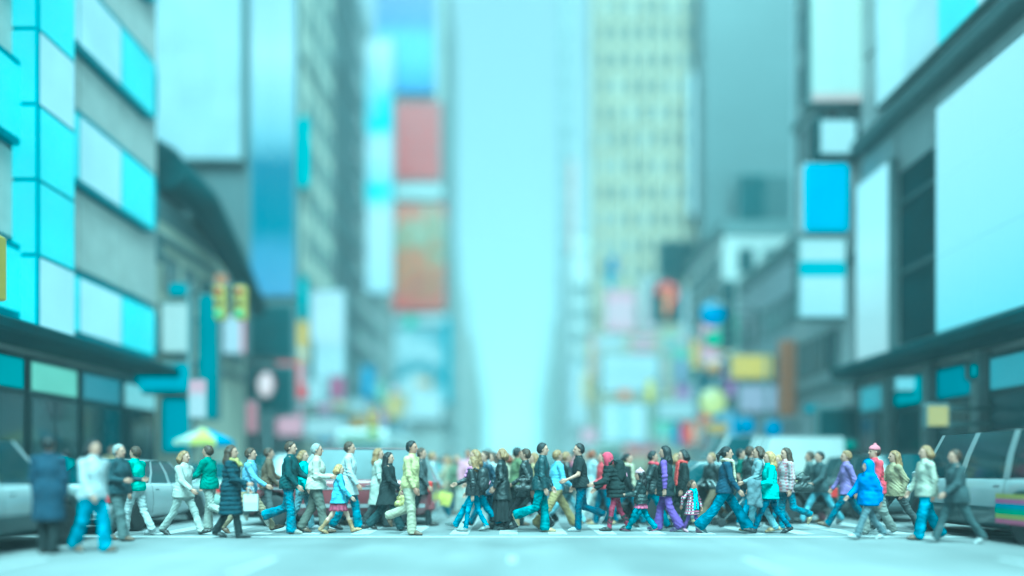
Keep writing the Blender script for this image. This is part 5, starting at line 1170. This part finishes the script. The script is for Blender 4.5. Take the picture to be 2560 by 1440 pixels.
add('black_long', 1256, 1324, 'l', 1.70, 'short2', 'woman in long black coat and wide black skirt, one hand in her pocket', (leather(BLK), dict(hem=.26, flare=1.2)), None, shoes=ANK, hair=('bob', 'fair'), skirt=(cloth((.014, .016, .017)), dict(L=.72, flare=1.45)), arms=((-6, 40, 12), (8, 30, 8)))
add('black_suit', 1318, 1326, 'l', 1.76, 'wide', 'man in black suit striding left with a dark shoulder bag', (leather(BLK), dict(hem=.14)), (cloth((.016, .017, .019)), STR), shoes=BK, hair=('short', 'brown'))
add('teal_jeans', 1352, 1331, 'r', 1.78, 'toeoff2', 'dark haired man in dark jacket, greenish jeans and tan shoes', (leather((.022, .045, .052)), dict(hem=.08, puff=1.08)), (denim((.05, .17, .19)), BELL), shoes=TAN, hair=('short', 'black'), arms=((10, 18, 6), (2, 12, 7)), turn=-8)
add('khaki', 1390, 1322, 'r', 1.74, 'wide', 'man in light blue shirt tucked into belted khaki trousers', (cloth((.24, .40, .52)), dict()), (cloth((.36, .27, .12)), LOOSE), shoes=TAN, hair=('short', 'fair'), arms=((-18, 18, 8), (10, 46, 8)))
add('black_tee', 1452, 1328, 'l', 1.78, 'toeoff2', 'man in black short sleeved shirt and dark jeans with lifted grey shoe', (cloth(BLK), dict(hem=.04, sleeve=.3, puff=1.04)), (denim((.025, .07, .11)), STR), shoes=('shoe', (.28, .29, .30), (.36, .36, .36)), hair=('short', 'black'), arms=((16, 50, 12), (-12, 40, 12)))
add('cream_trousers', 1480, 1300, 'r', 1.74, 'short', 'person in cream trousers and pale shirt before the black saloon bonnet', (cloth((.36, .40, .42)), dict()), (cloth((.42, .42, .40)), LOOSE), shoes=SNK, hair=('short', 'red'))
add('red_hood', 1540, 1328, 'l', 1.62, 'short', 'stooping person in bulky black quilted jacket, red hood and black boots', (cloth((.016, .022, .022)), dict(hem=.16, puff=1.2, quilt=.018)), (cloth((.22, .03, .07)), SKN), shoes=BOOTK, hair=('long', 'brown'), hat=(cloth((.42, .05, .10)), 'hood'), lean=20, arms=((24, 50, 10), (10, 40, 10)))
add('pink_girl', 1602, 1329, 'l', 1.28, 'stride', 'girl in black padded jacket with pink hem and pink soled trainers', (leather((.02, .028, .028)), dict(hem=.04, puff=1.12, quilt=.012)), (denim((.02, .15, .20)), STR), shoes=('shoe', (.02, .03, .03), (.48, .16, .28)), hair=('long', 'black'), hat=(cloth((.42, .26, .30)), 'beanie'), child=True, skirt=(mat('pink_hem_cloth', (.42, .10, .20), .8, var=.5, scale=18), dict(L=.17, flare=1.02)), arms=((24, 60, 10), (-10, 40, 10)))
add('girl_adult', 1628, 1320, 'r', 1.70, 'stride2', 'adult in black jacket and blue jeans behind the pink hemmed girl', (leather((.022, .028, .03)), dict(hem=.1)), (denim((.05, .18, .25)), STR), shoes=BK, hair=('short', 'black'), scarf=(cloth((.40, .05, .08)), .1))
add('purple', 1664, 1328, 'l', 1.74, 'short2', 'woman with long dark hair in purple tracksuit and long black vest', (cloth((.14, .07, .30)), dict(hem=.0)), (cloth((.12, .06, .27)), BELL), shoes=('shoe', (.08, .06, .12), (.2, .15, .25)), hair=('long', 'black'), over=(cloth((.018, .024, .028)), dict(hem=.18, sleeve=0, puff=1.1)), arms=((-8, 10, 14), (6, 20, 8)), turn=-20)
add('check_child', 1730, 1331, 'r', 1.04, 'short', 'small child in checked coat, turquoise scarf and purple leggings holding a hand', (checker('checked_cloth', [(.03, .03, .035), (.48, .46, .46), (.30, .10, .16)], 19, 17), dict(hem=.26, flare=1.35)), (cloth((.16, .08, .32)), SKN), shoes=('shoe', (.44, .26, .32), (.46, .2, .3)), hair=('bob', 'brown'), scarf=(cloth((.04, .38, .44)), .62), child=True, turn=-50, arms=((10, 10, 28), (-30, 12, 42)), skin=1)
add('red_scarf', 1708, 1323, 'l', 1.66, 'stand', 'black haired woman with hanging red scarf behind the checked child', (cloth((.02, .024, .024)), dict(hem=.2)), (cloth(BLK), STR), hair=('bob', 'black'), scarf=(cloth((.44, .06, .06)), .5), shoes=ANK)
add('wide_jeans', 1812, 1333, 'r', 1.78, 'wide', 'woman in navy top and very wide blue jeans taking a big stride', (cloth((.025, .05, .085)), dict(hem=.06)), (denim((.03, .13, .20)), dict(ra=.115, rk=.085, rt=.10)), shoes=('shoe', (.03, .04, .045), (.48, .48, .48)), hair=('pony', 'black'), scarf=(checker('tan_plaid', [(.42, .36, .24), (.34, .27, .16), (.46, .42, .32)], 30, 22), .55), arms=((-14, 12, 8), (14, 20, 8)))
add('black_jkt', 1874, 1318, 'r', 1.76, 'short', 'man in black jacket and jeans between the wide jeans and turquoise sweater', (leather(BLK), dict(hem=.08, puff=1.06)), (denim((.035, .14, .22)), STR), hair=('short', 'brown'), arms=((26, 40, 8), (20, 44, 8)), shoes=SNK)
add('turq_sweater', 1926, 1334, 'l', 1.66, 'stride', 'woman with long blond hair in bright turquoise sweater and dark skinny jeans', (cloth((.03, .40, .36)), dict(hem=.14, flare=1.05)), (denim((.025, .085, .14)), SKN), shoes=ANK, hair=('long', 'blond'), arms=((10, 70, 10), (-12, 30, 8)), fist=(True, False))
add('light_jeans', 1898, 1331, 'l', 1.72, 'short2', 'person in grey top, light jeans and tan shoes beside the turquoise sweater', (cloth((.20, .24, .26)), dict()), (J4, STR), shoes=TAN, hair=('bob', 'brown'), arms=((16, 50, 10), (0, 30, 8)))
add('plaid', 1968, 1326, 'l', 1.70, 'toeoff', 'person in red and white plaid shirt and jeans with lifted tan boot', (checker('red_plaid', [(.46, .42, .42), (.34, .14, .17), (.40, .30, .32)], 16, 15), dict(hem=.1)), (J1, STR), shoes=('boot', (.32, .24, .14), (.2, .15, .1)), hair=('long', 'brown'), arms=((-4, 14, 8), (8, 30, 8)))
add('maroon_pants', 2026, 1308, 'l', 1.68, 'short', 'person in grey coat and maroon trousers behind the plaid shirt', (cloth((.10, .12, .12)), dict(hem=.16)), (checker('maroon_check', [(.22, .08, .10), (.14, .06, .08), (.18, .08, .09)], 14, 12), LOOSE), shoes=TAN, hair=('short', 'brown'))
add('late_jeans', 2052, 1311, 'l', 1.74, 'wide2', 'last person in dark jacket and pale jeans at the black saloon boot', (cloth((.05, .065, .07)), dict(hem=.1)), (denim((.18, .30, .36)), STR), shoes=BK, hair=('short', 'black'))
add('far_purple', 2102, 1282, 'a', 1.62, 'stand', 'distant person in lilac and purple clothes right of the black saloon', (cloth((.34, .22, .44)), dict(hem=.04)), (cloth((.22, .10, .36)), STR), shoes=SNK, hair=('bob', 'brown'))
add('blue_hood', 2172, 1348, 'l', 1.46, 'stride', 'child in bright blue hooded jacket, grey jeans and white trainers', (cloth((.01, .17, .48)), dict(hem=.12, puff=1.22)), (cloth((.12, .15, .17)), STR), shoes=('shoe', (.44, .44, .44), (.35, .35, .35)), hair=('short', 'brown'), hat=(cloth((.01, .18, .50)), 'hood'), turn=10)
add('red_jacket', 2188, 1337, 'l', 1.72, 'short2', 'person in red jacket and pink hat behind the bright blue jacket', (cloth((.44, .05, .08)), dict(hem=.1, puff=1.1)), (cloth((.22, .22, .20)), LOOSE), shoes=SNK, hair=('short', 'brown'), hat=(cloth((.46, .16, .20)), 'beanie'))
add('cream_right', 2316, 1350, 'l', 1.68, 'short', 'person in cream jacket and bright blue trousers by the white van', (cloth((.42, .40, .32)), dict(hem=.1, puff=1.08)), (denim((.03, .24, .36)), LOOSE), shoes=BRN, hair=('bob', 'fair'))
add('grey_right', 2392, 1358, 'l', 1.64, 'stride2', 'person in dark grey jacket and trousers beside the rainbow striped van', (cloth((.05, .065, .07)), dict(hem=.12, puff=1.08)), (cloth((.06, .08, .085)), STR), shoes=('shoe', (.3, .3, .3), (.3, .3, .3)), hair=('short', 'brown'))
add('gap_left1', 340, 1338, 'l', 1.70, 'short', 'person in green top and pale trousers between white jacket and cream jacket', (cloth((.06, .34, .26)), dict()), (cloth((.40, .42, .42)), STR), hair=('short', 'brown'), shoes=SNK)
add('far_tan', 1276, 1292, 'l', 1.70, 'stride', 'person in tan coat farther back pushing a light pushchair', (cloth((.36, .30, .18)), dict(hem=.2)), (J1, STR), hair=('bob', 'fair'), arms=((30, 30, 8), (30, 30, 8)))
add('far_blue', 1425, 1284, 'r', 1.74, 'wide', 'person in dark navy coat with dark trousers behind the khaki trousers', (cloth(NAVY), dict(hem=.1)), (cloth((.03, .04, .05)), STR), hair=('short', 'brown'), scarf=(cloth((.4, .05, .12)), .1))
add('far_tan2', 1268, 1308, 'l', 1.64, 'short', 'person in beige dress coat behind the long black coat', (cloth((.40, .36, .26)), dict(hem=.3)), (cloth(DGRY), STR), hair=('bob', 'red'), shoes=BRN)

# walkers packed in between, in other clothes
def wear(o, cc, pc):
    for ch in o.children:
        nm = ch.name.split('.')[0]
        m = cc if nm in ('jacket', 'vest') else pc if nm == 'trousers' else None
        if m: ch.material_slots[0].link = 'OBJECT'; ch.material_slots[0].material = m
def again(src, px, fy, d, label, cc, pc, s=1., turn=None):
    turn = trn.uniform(-35, 35) if turn is None else turn
    o = copy_tree(PPL[src]); o.location = foot(px, fy); o.rotation_euler.z = R({'r': 0, 'l': 180, 'a': 90}[d]+turn); o.scale = (s, s, s); o['label'] = label; wear(o, cc, pc)
again('navyjkt', 668, 1316, 'r', 'man in brown jacket and grey trousers between light blue shirt and teal jacket', cloth((.10, .07, .045)), cloth((.10, .11, .11)), .96)
again('khaki', 908, 1312, 'r', 'man in grey pullover and dark jeans right of the tall white shirt', cloth((.15, .17, .18)), J3, .98)
again('black_suit', 1216, 1316, 'l', 'man in dark navy jacket and dark jeans behind the leather jacket', leather(NAVY), J3, .99)
again('plaid', 1236, 1311, 'l', 'person in white shirt and blue jeans left of the long black coat', cloth((.42, .44, .45)), J1, .97)
again('yellow_man', 1290, 1314, 'r', 'man in olive green sweater and dark trousers behind the black suit', cloth((.12, .14, .07)), cloth(BLK), .97)
again('leather', 1338, 1314, 'l', 'person in tan jacket and black trousers behind the greenish jeans', cloth((.28, .22, .12)), cloth(BLK), .98)
again('striped', 1412, 1314, 'r', 'man in dark jacket and light jeans between khaki trousers and short sleeves', leather(BLK), J4, .97)
again('light_jeans', 1508, 1313, 'l', 'person in red jacket and dark jeans by the black saloon bonnet', cloth((.36, .05, .07)), J3, .96)
again('wide_jeans', 1566, 1312, 'r', 'woman in black top and blue jeans behind the red hood', cloth(BLK), J1, .95)
again('cream_left', 1690, 1315, 'r', 'person in grey green jacket and black trousers right of the purple tracksuit', cloth((.10, .13, .11)), cloth(BLK), 1.)
again('khaki', 1782, 1313, 'l', 'man in black jacket and brown trousers left of the wide jeans', leather(BLK), cloth((.11, .08, .05)), .98)
again('black_tee', 1848, 1311, 'r', 'man in dark green shirt and jeans behind the black pushchair', cloth((.03, .08, .06)), J2, .97)
again('turq_sweater', 1948, 1316, 'l', 'woman with blond hair in black top and blue jeans behind the plaid shirt', cloth(BLK), J1, .98)
again('leather', 1120, 1284, 'l', 'person in beige jacket and blue jeans left of the distant olive jacket', cloth((.34, .29, .2)), J2, .98)
again('navyjkt', 524, 1326, 'l', 'man in green jacket and pale trousers behind the quilted coat', cloth((.05, .16, .12)), cloth((.34, .34, .30)), .97)
again('cream_man', 296, 1352, 'r', 'stout person in dark jacket left of the green top', cloth((.03, .05, .06)), cloth((.10, .12, .12)), .96)
again('leather', 2240, 1330, 'l', 'person in tan jacket and grey trousers between red jacket and cream jacket', cloth((.30, .25, .15)), cloth(DGRY), .98)
again('striped', 2120, 1322, 'l', 'man in violet shirt and dark jeans left of the bright blue jacket', cloth((.2, .14, .34)), J3, .97)

# ------------------------------------------------------------------ things carried
def hang(key, i): return hand_pos(PPL[key], i)
def paper_bag(p, m, label, W=.26, D=.11, H=.34, drop=.42, rz=.2, name='paper_bag', tilt=0.):
    r = empty(name, (p.x, p.y, p.z-drop-.02), rz, label, 'bag'); r.rotation_euler.y = tilt
    k = .014; v = []
    for z, e in ((0, .0), (H*.5, .012), (H, -.004)):
        v += [(-W/2-e*.4, -D/2-e, z), (W/2+e*.4, -D/2-e, z), (W/2+e*.4, D/2+e, z), (-W/2-e*.4, D/2+e, z)]
    f = [(3, 2, 1, 0)]+[(l*4+i, l*4+(i+1) % 4, l*4+4+(i+1) % 4, l*4+4+i) for l in (0, 1) for i in range(4)]
    o = MB().add(v, f).build('bag_body', m, r); sm = o.modifiers.new('thick', 'SOLIDIFY'); sm.thickness = .004
    for y in (-D/2-.003, D/2+.003): MB().tube([(-W*.22, y, H-.03), (-W*.16, y*.6, H+(drop-H)*.8), (0, y*.2, drop+.012), (W*.16, y*.6, H+(drop-H)*.8), (W*.22, y, H-.03)], .006, 6).build('bag_handle', m, r)
    return r
paper_bag(hang('puffer', 1), mat('white_paper', (.52, .53, .53), .6, var=.05), 'white paper carrier bag held by the quilted coat', H=.30, drop=.44, W=.24)
paper_bag(hang('striped', 1), mat('yellow_plastic', (.50, .44, .08), .5, var=.1), 'yellow plastic bag held by the pale grey shirt man', W=.32, H=.34, drop=.42, D=.07, tilt=.25, name='carrier_bag')
def handbag(p, m, label, W=.34, H=.22, D=.13, drop=.36, rz=0, name='handbag'):
    r = empty(name, (p.x, p.y, p.z-drop), rz, label, 'handbag')
    F = Field(span(-W/2-.03, W/2+.03, .012), span(-D/2-.03, D/2+.03, .012), span(-.03, H+.03, .012))
    F.cone((-W*.34, 0, D*.45), (W*.34, 0, D*.45), D*.5, D*.5, .03); F.cone((-W*.28, 0, H*.85), (W*.28, 0, H*.85), D*.28, D*.28, .05); F.cone((0, 0, H*.3), (0, 0, H*.7), D*.5, D*.4, .06, sy=.9); F.wrinkle(.003, (50, 50, 50), 3)
    link('bag_body', npmesh('bag_body', *F.mesh()), m, r)
    for y in (-.03, .03): MB().tube([(-W*.28, y, H*.85), (-W*.18, y*.7, drop*.9), (0, y*.3, drop+.01), (W*.18, y*.7, drop*.9), (W*.28, y, H*.85)], .008, 6).build('strap', m, r)
    return r
handbag(hang('black_flare', 1), mat('gold_print', (.36, .30, .10), .4, var=.6, scale=22), 'yellow gold patterned handbag carried by the flared black coat', rz=.1)
handbag(foot(1308, 1326)+Vector((0, -.36, 1.13)), leather((.03, .03, .03)), 'dark shoulder bag at the hip of the black suit', W=.38, H=.26, drop=.30, name='shoulder_bag')
handbag(foot(1998, 1326)+Vector((0, -.16, 1.20)), leather((.025, .03, .03)), 'large black shoulder bag on the plaid shirt', W=.42, H=.34, drop=.40, D=.18, name='shoulder_bag')
def backpack(key, dx, z, m, label, dy=0.):
    q = PPL[key]; M = Matrix.LocRotScale(q.location, q.rotation_euler, None); p = M @ Vector((dx, dy, z)); r = empty('backpack', p, q.rotation_euler.z, label, 'backpack')
    F = Field(span(-.16, .16, .013), span(-.22, .22, .013), span(-.28, .28, .013))
    F.cone((0, 0, -.13), (0, 0, .11), .135, .115, .03, sy=1.15); F.ell((-.08, 0, -.09), (.07, .12, .10), .03); F.wrinkle(.003, (40, 40, 40), 5)
    link('pack_body', npmesh('pack_body', *F.mesh()), m, r)
    MB().tube([(-.15, -.09, -.12), (-.155, 0, -.05), (-.15, .09, -.12)], .008, 6).build('zip', mat('zip_pink', (.45, .2, .3), .5, var=0), r)
    for y in (-.1, .1): MB().tube([(.06, y, .16), (.14, y*1.1, .21), (.22, y*1.2, .12)], .018, 6).build('strap', m, r)
backpack('leggings', -.19, 1.08, leather((.02, .023, .025)), 'black backpack with pink zip on the girl in blue leggings')
backpack('red_hood', -.06, 1.24, cloth((.014, .02, .02)), 'bulky black backpack on the stooping red hooded person')
# grey jacket carried over an arm
p = hang('turq_sweater', 0); jr = empty('carried_jacket', (p.x+.02, p.y-.02, p.z-.40), .2, 'grey jacket hanging folded from the arm of the turquoise sweater', 'jacket')
F = Field(span(-.2, .24, .012), span(-.12, .12, .012), span(-.12, .52, .012)); F.cone((-.05, 0, .40), (-.06, 0, .05), .085, .10, .05, flat=(None, .04), sy=.7); F.cone((.06, 0, .40), (.10, 0, .0), .075, .085, .05, flat=(None, .03), sy=.7); F.cone((-.06, .0, .43), (.09, 0, .43), .065, .065, .05)
F.wrinkle(.009, (34, 30, 14), 4); link('folded_cloth', npmesh('folded_cloth', *F.mesh()), cloth((.13, .16, .18)), jr)
def pushchair(loc, rz, label, m, s=1.):
    r = empty('pushchair', loc, rz, label, 'pushchair'); r.scale = (s, s, s)
    w0 = None
    for x, y in ((-.32, .24), (-.32, -.24), (.36, .24), (.36, -.24)):
        if w0 is None:
            w0 = MB().lathe([(.055, -.02), (.095, -.02), (.1, 0), (.095, .02), (.055, .02)], 16, axis='y').build('wheel', RUBBER, r); hb = MB().lathe([(.056, -.014), (.056, .014)], 12, axis='y').build('rim', GALV, w0); o = w0
        else: o = w0.copy(); COL.objects.link(o); q = hb.copy(); COL.objects.link(q); q.parent = o
        o.location = (x, y, .1)
    fm = MB()
    for y in (.22, -.22): fm.tube([(.36, y, .1), (-.25, y, .62), (-.52, y, 1.02)], .013, 6).tube([(-.32, y, .1), (.0, y, .42), (.16, y, .62)], .013, 6)
    fm.tube([(-.52, -.22, 1.02), (-.56, 0, 1.03), (-.52, .22, 1.02)], .016, 6); fm.build('frame', GALV, r)
    F = Field(span(-.4, .45, .014), span(-.26, .26, .014), span(.15, 1.05, .014)); F.cone((-.12, 0, .70), (-.02, 0, .40), .12, .13, .04, sy=1.4); F.cone((-.02, 0, .38), (.24, 0, .34), .10, .10, .04, sy=1.5); F.cone((.24, 0, .34), (.34, 0, .24), .07, .05, .04, sy=1.6)
    link('seat', npmesh('seat', *F.mesh()), m, r)
    F = Field(span(-.5, .35, .014), span(-.28, .28, .014), span(.5, 1.1, .014)); F.ell((-.1, 0, .74), (.25, .22, .24), .02); F.ell((.06, 0, .66), (.26, .19, .24), .01, sub=True); link('hood', npmesh('hood', *F.mesh()), m, r)
    F = Field(span(-.35, .3, .014), span(-.24, .24, .014), span(.1, .4, .014)); F.ell((-.05, 0, .22), (.22, .17, .09), .02); link('basket', npmesh('basket', *F.mesh()), m, r)
    return r
pushchair(foot(1832, 1316), 0, 'black pushchair between the wide jeans and the black jacket man', cloth((.016, .018, .018)))
pushchair(foot(1298, 1292), R(180), 'light framed pushchair with yellowish seat behind the long black coat', cloth((.34, .30, .14)), .95)

# ------------------------------------------------------------------ the crowd farther up the avenue: copies in other clothes
keys = ['coat_left', 'cream_left', 'navyjkt', 'cream_man', 'leather', 'black_suit', 'khaki', 'turq_sweater', 'plaid', 'striped', 'light_jeans', 'yellow_man']
CC = [('black', BLK), ('navy', NAVY), ('white', (.48, .49, .5)), ('red', (.42, .05, .07)), ('tan', (.36, .28, .16)), ('grey', (.18, .2, .21)), ('teal', (.03, .28, .28)), ('yellow', (.48, .40, .10)), ('blue', (.04, .16, .40)), ('olive', (.12, .14, .09)), ('pink', (.44, .22, .28)), ('brown', (.12, .07, .04))]
PC = [('dark', (.02, .024, .03)), ('blue', (.06, .15, .27)), ('pale', (.36, .35, .31))]
used_l = set(); spots = []; cr = random.Random(11)
for i in range(46):
    Y = 19.6+i*.62+cr.uniform(-.4, .4); lim = min(6.6, .6*Y)
    spots.append((cr.uniform(-6.4, 7.6), Y))
for i in range(26): spots.append((cr.uniform(-3.2, 3.6), 19.3+i*.36+cr.uniform(-.3, .3)))
for i in range(10): spots.append((-11.9+cr.uniform(-.5, .6), 19+i*2.6)); spots.append((12.4+cr.uniform(-.5, .5), 18.5+i*2.7))
cars = [o for o in bpy.data.objects if o.parent is None and o.get('category') in ('car', 'van', 'taxi', 'bus', 'umbrella', 'food cart')]
for i, (x, y) in enumerate(spots):
    for c in cars:
        ln = abs(math.cos(c.rotation_euler.z)); hx, hy = (3.1, 1.5) if ln > .5 else (1.5, 3.2)
        if c['category'] == 'bus': hy = 6.5
        if abs(x-c.location.x) < hx and abs(y-c.location.y) < hy:
            x = c.location.x+math.copysign(hx+.15, x-c.location.x) if ln < .5 else x; y = y if ln < .5 else c.location.y+math.copysign(hy+.2, y-c.location.y)
    src = PPL[keys[i % len(keys)]]; o = copy_tree(src); z = .13 if (x < KL or x > KR) else 0
    o.location = (x, y, z); o.rotation_euler.z = R(cr.choice((0, 180, 90, -90, 180, 0))+cr.uniform(-25, 25)); s = cr.uniform(.94, 1.03); o.scale = (s, s, s)
    cn_, cc = CC[(i*5+i//12) % 12]; pn, pc = PC[(i*7+i//3) % 3]
    where = 'on the left pavement' if x < KL else 'on the right pavement' if x > KR else 'left of the maroon car' if x < -4.5 else 'behind the maroon car' if x < -1.5 else 'in the middle of the avenue' if x < 1.2 else 'behind the black saloon bonnet' if x < 4.2 else 'behind the black saloon boot'
    tries = 0
    while (cn_, pn, where, y < 30) in used_l and tries < 36:
        tries += 1; cn_, cc = CC[(i*5+i//12+tries) % 12]; pn, pc = PC[(i*7+tries//12) % 3]
    used_l.add((cn_, pn, where, y < 30))
    o['label'] = '%s pedestrian in %s top, %s trousers, %s' % ('near' if y < 30 else 'far', cn_, pn, where); o['group'] = 'people beyond the crossing'
    for ch in o.children:
        nm = ch.name.split('.')[0]
        m = cloth(cc) if nm in ('jacket', 'vest') else cloth(pc) if nm == 'trousers' else None
        if m: ch.material_slots[0].link = 'OBJECT'; ch.material_slots[0].material = m
for o in bpy.data.objects:
    for k in ('_hand0', '_hand1'):
        if k in o: del o[k]
# ------------------------------------------------------------------ haze
hm = bpy.data.materials.new('haze_air'); hm.use_nodes = True; n = hm.node_tree.nodes; n.remove(n['Principled BSDF'])
pv = n.new('ShaderNodeVolumePrincipled'); pv.inputs['Color'].default_value = (.68, .76, .78, 1); pv.inputs['Density'].default_value = 0.0018; pv.inputs['Anisotropy'].default_value = .0
hm.node_tree.links.new(pv.outputs[0], n['Material Output'].inputs['Volume'])
hz = tag(MB().box(-720, 720, -80, 1520, -1.6, 86.5).build('haze', hm), kind='stuff')
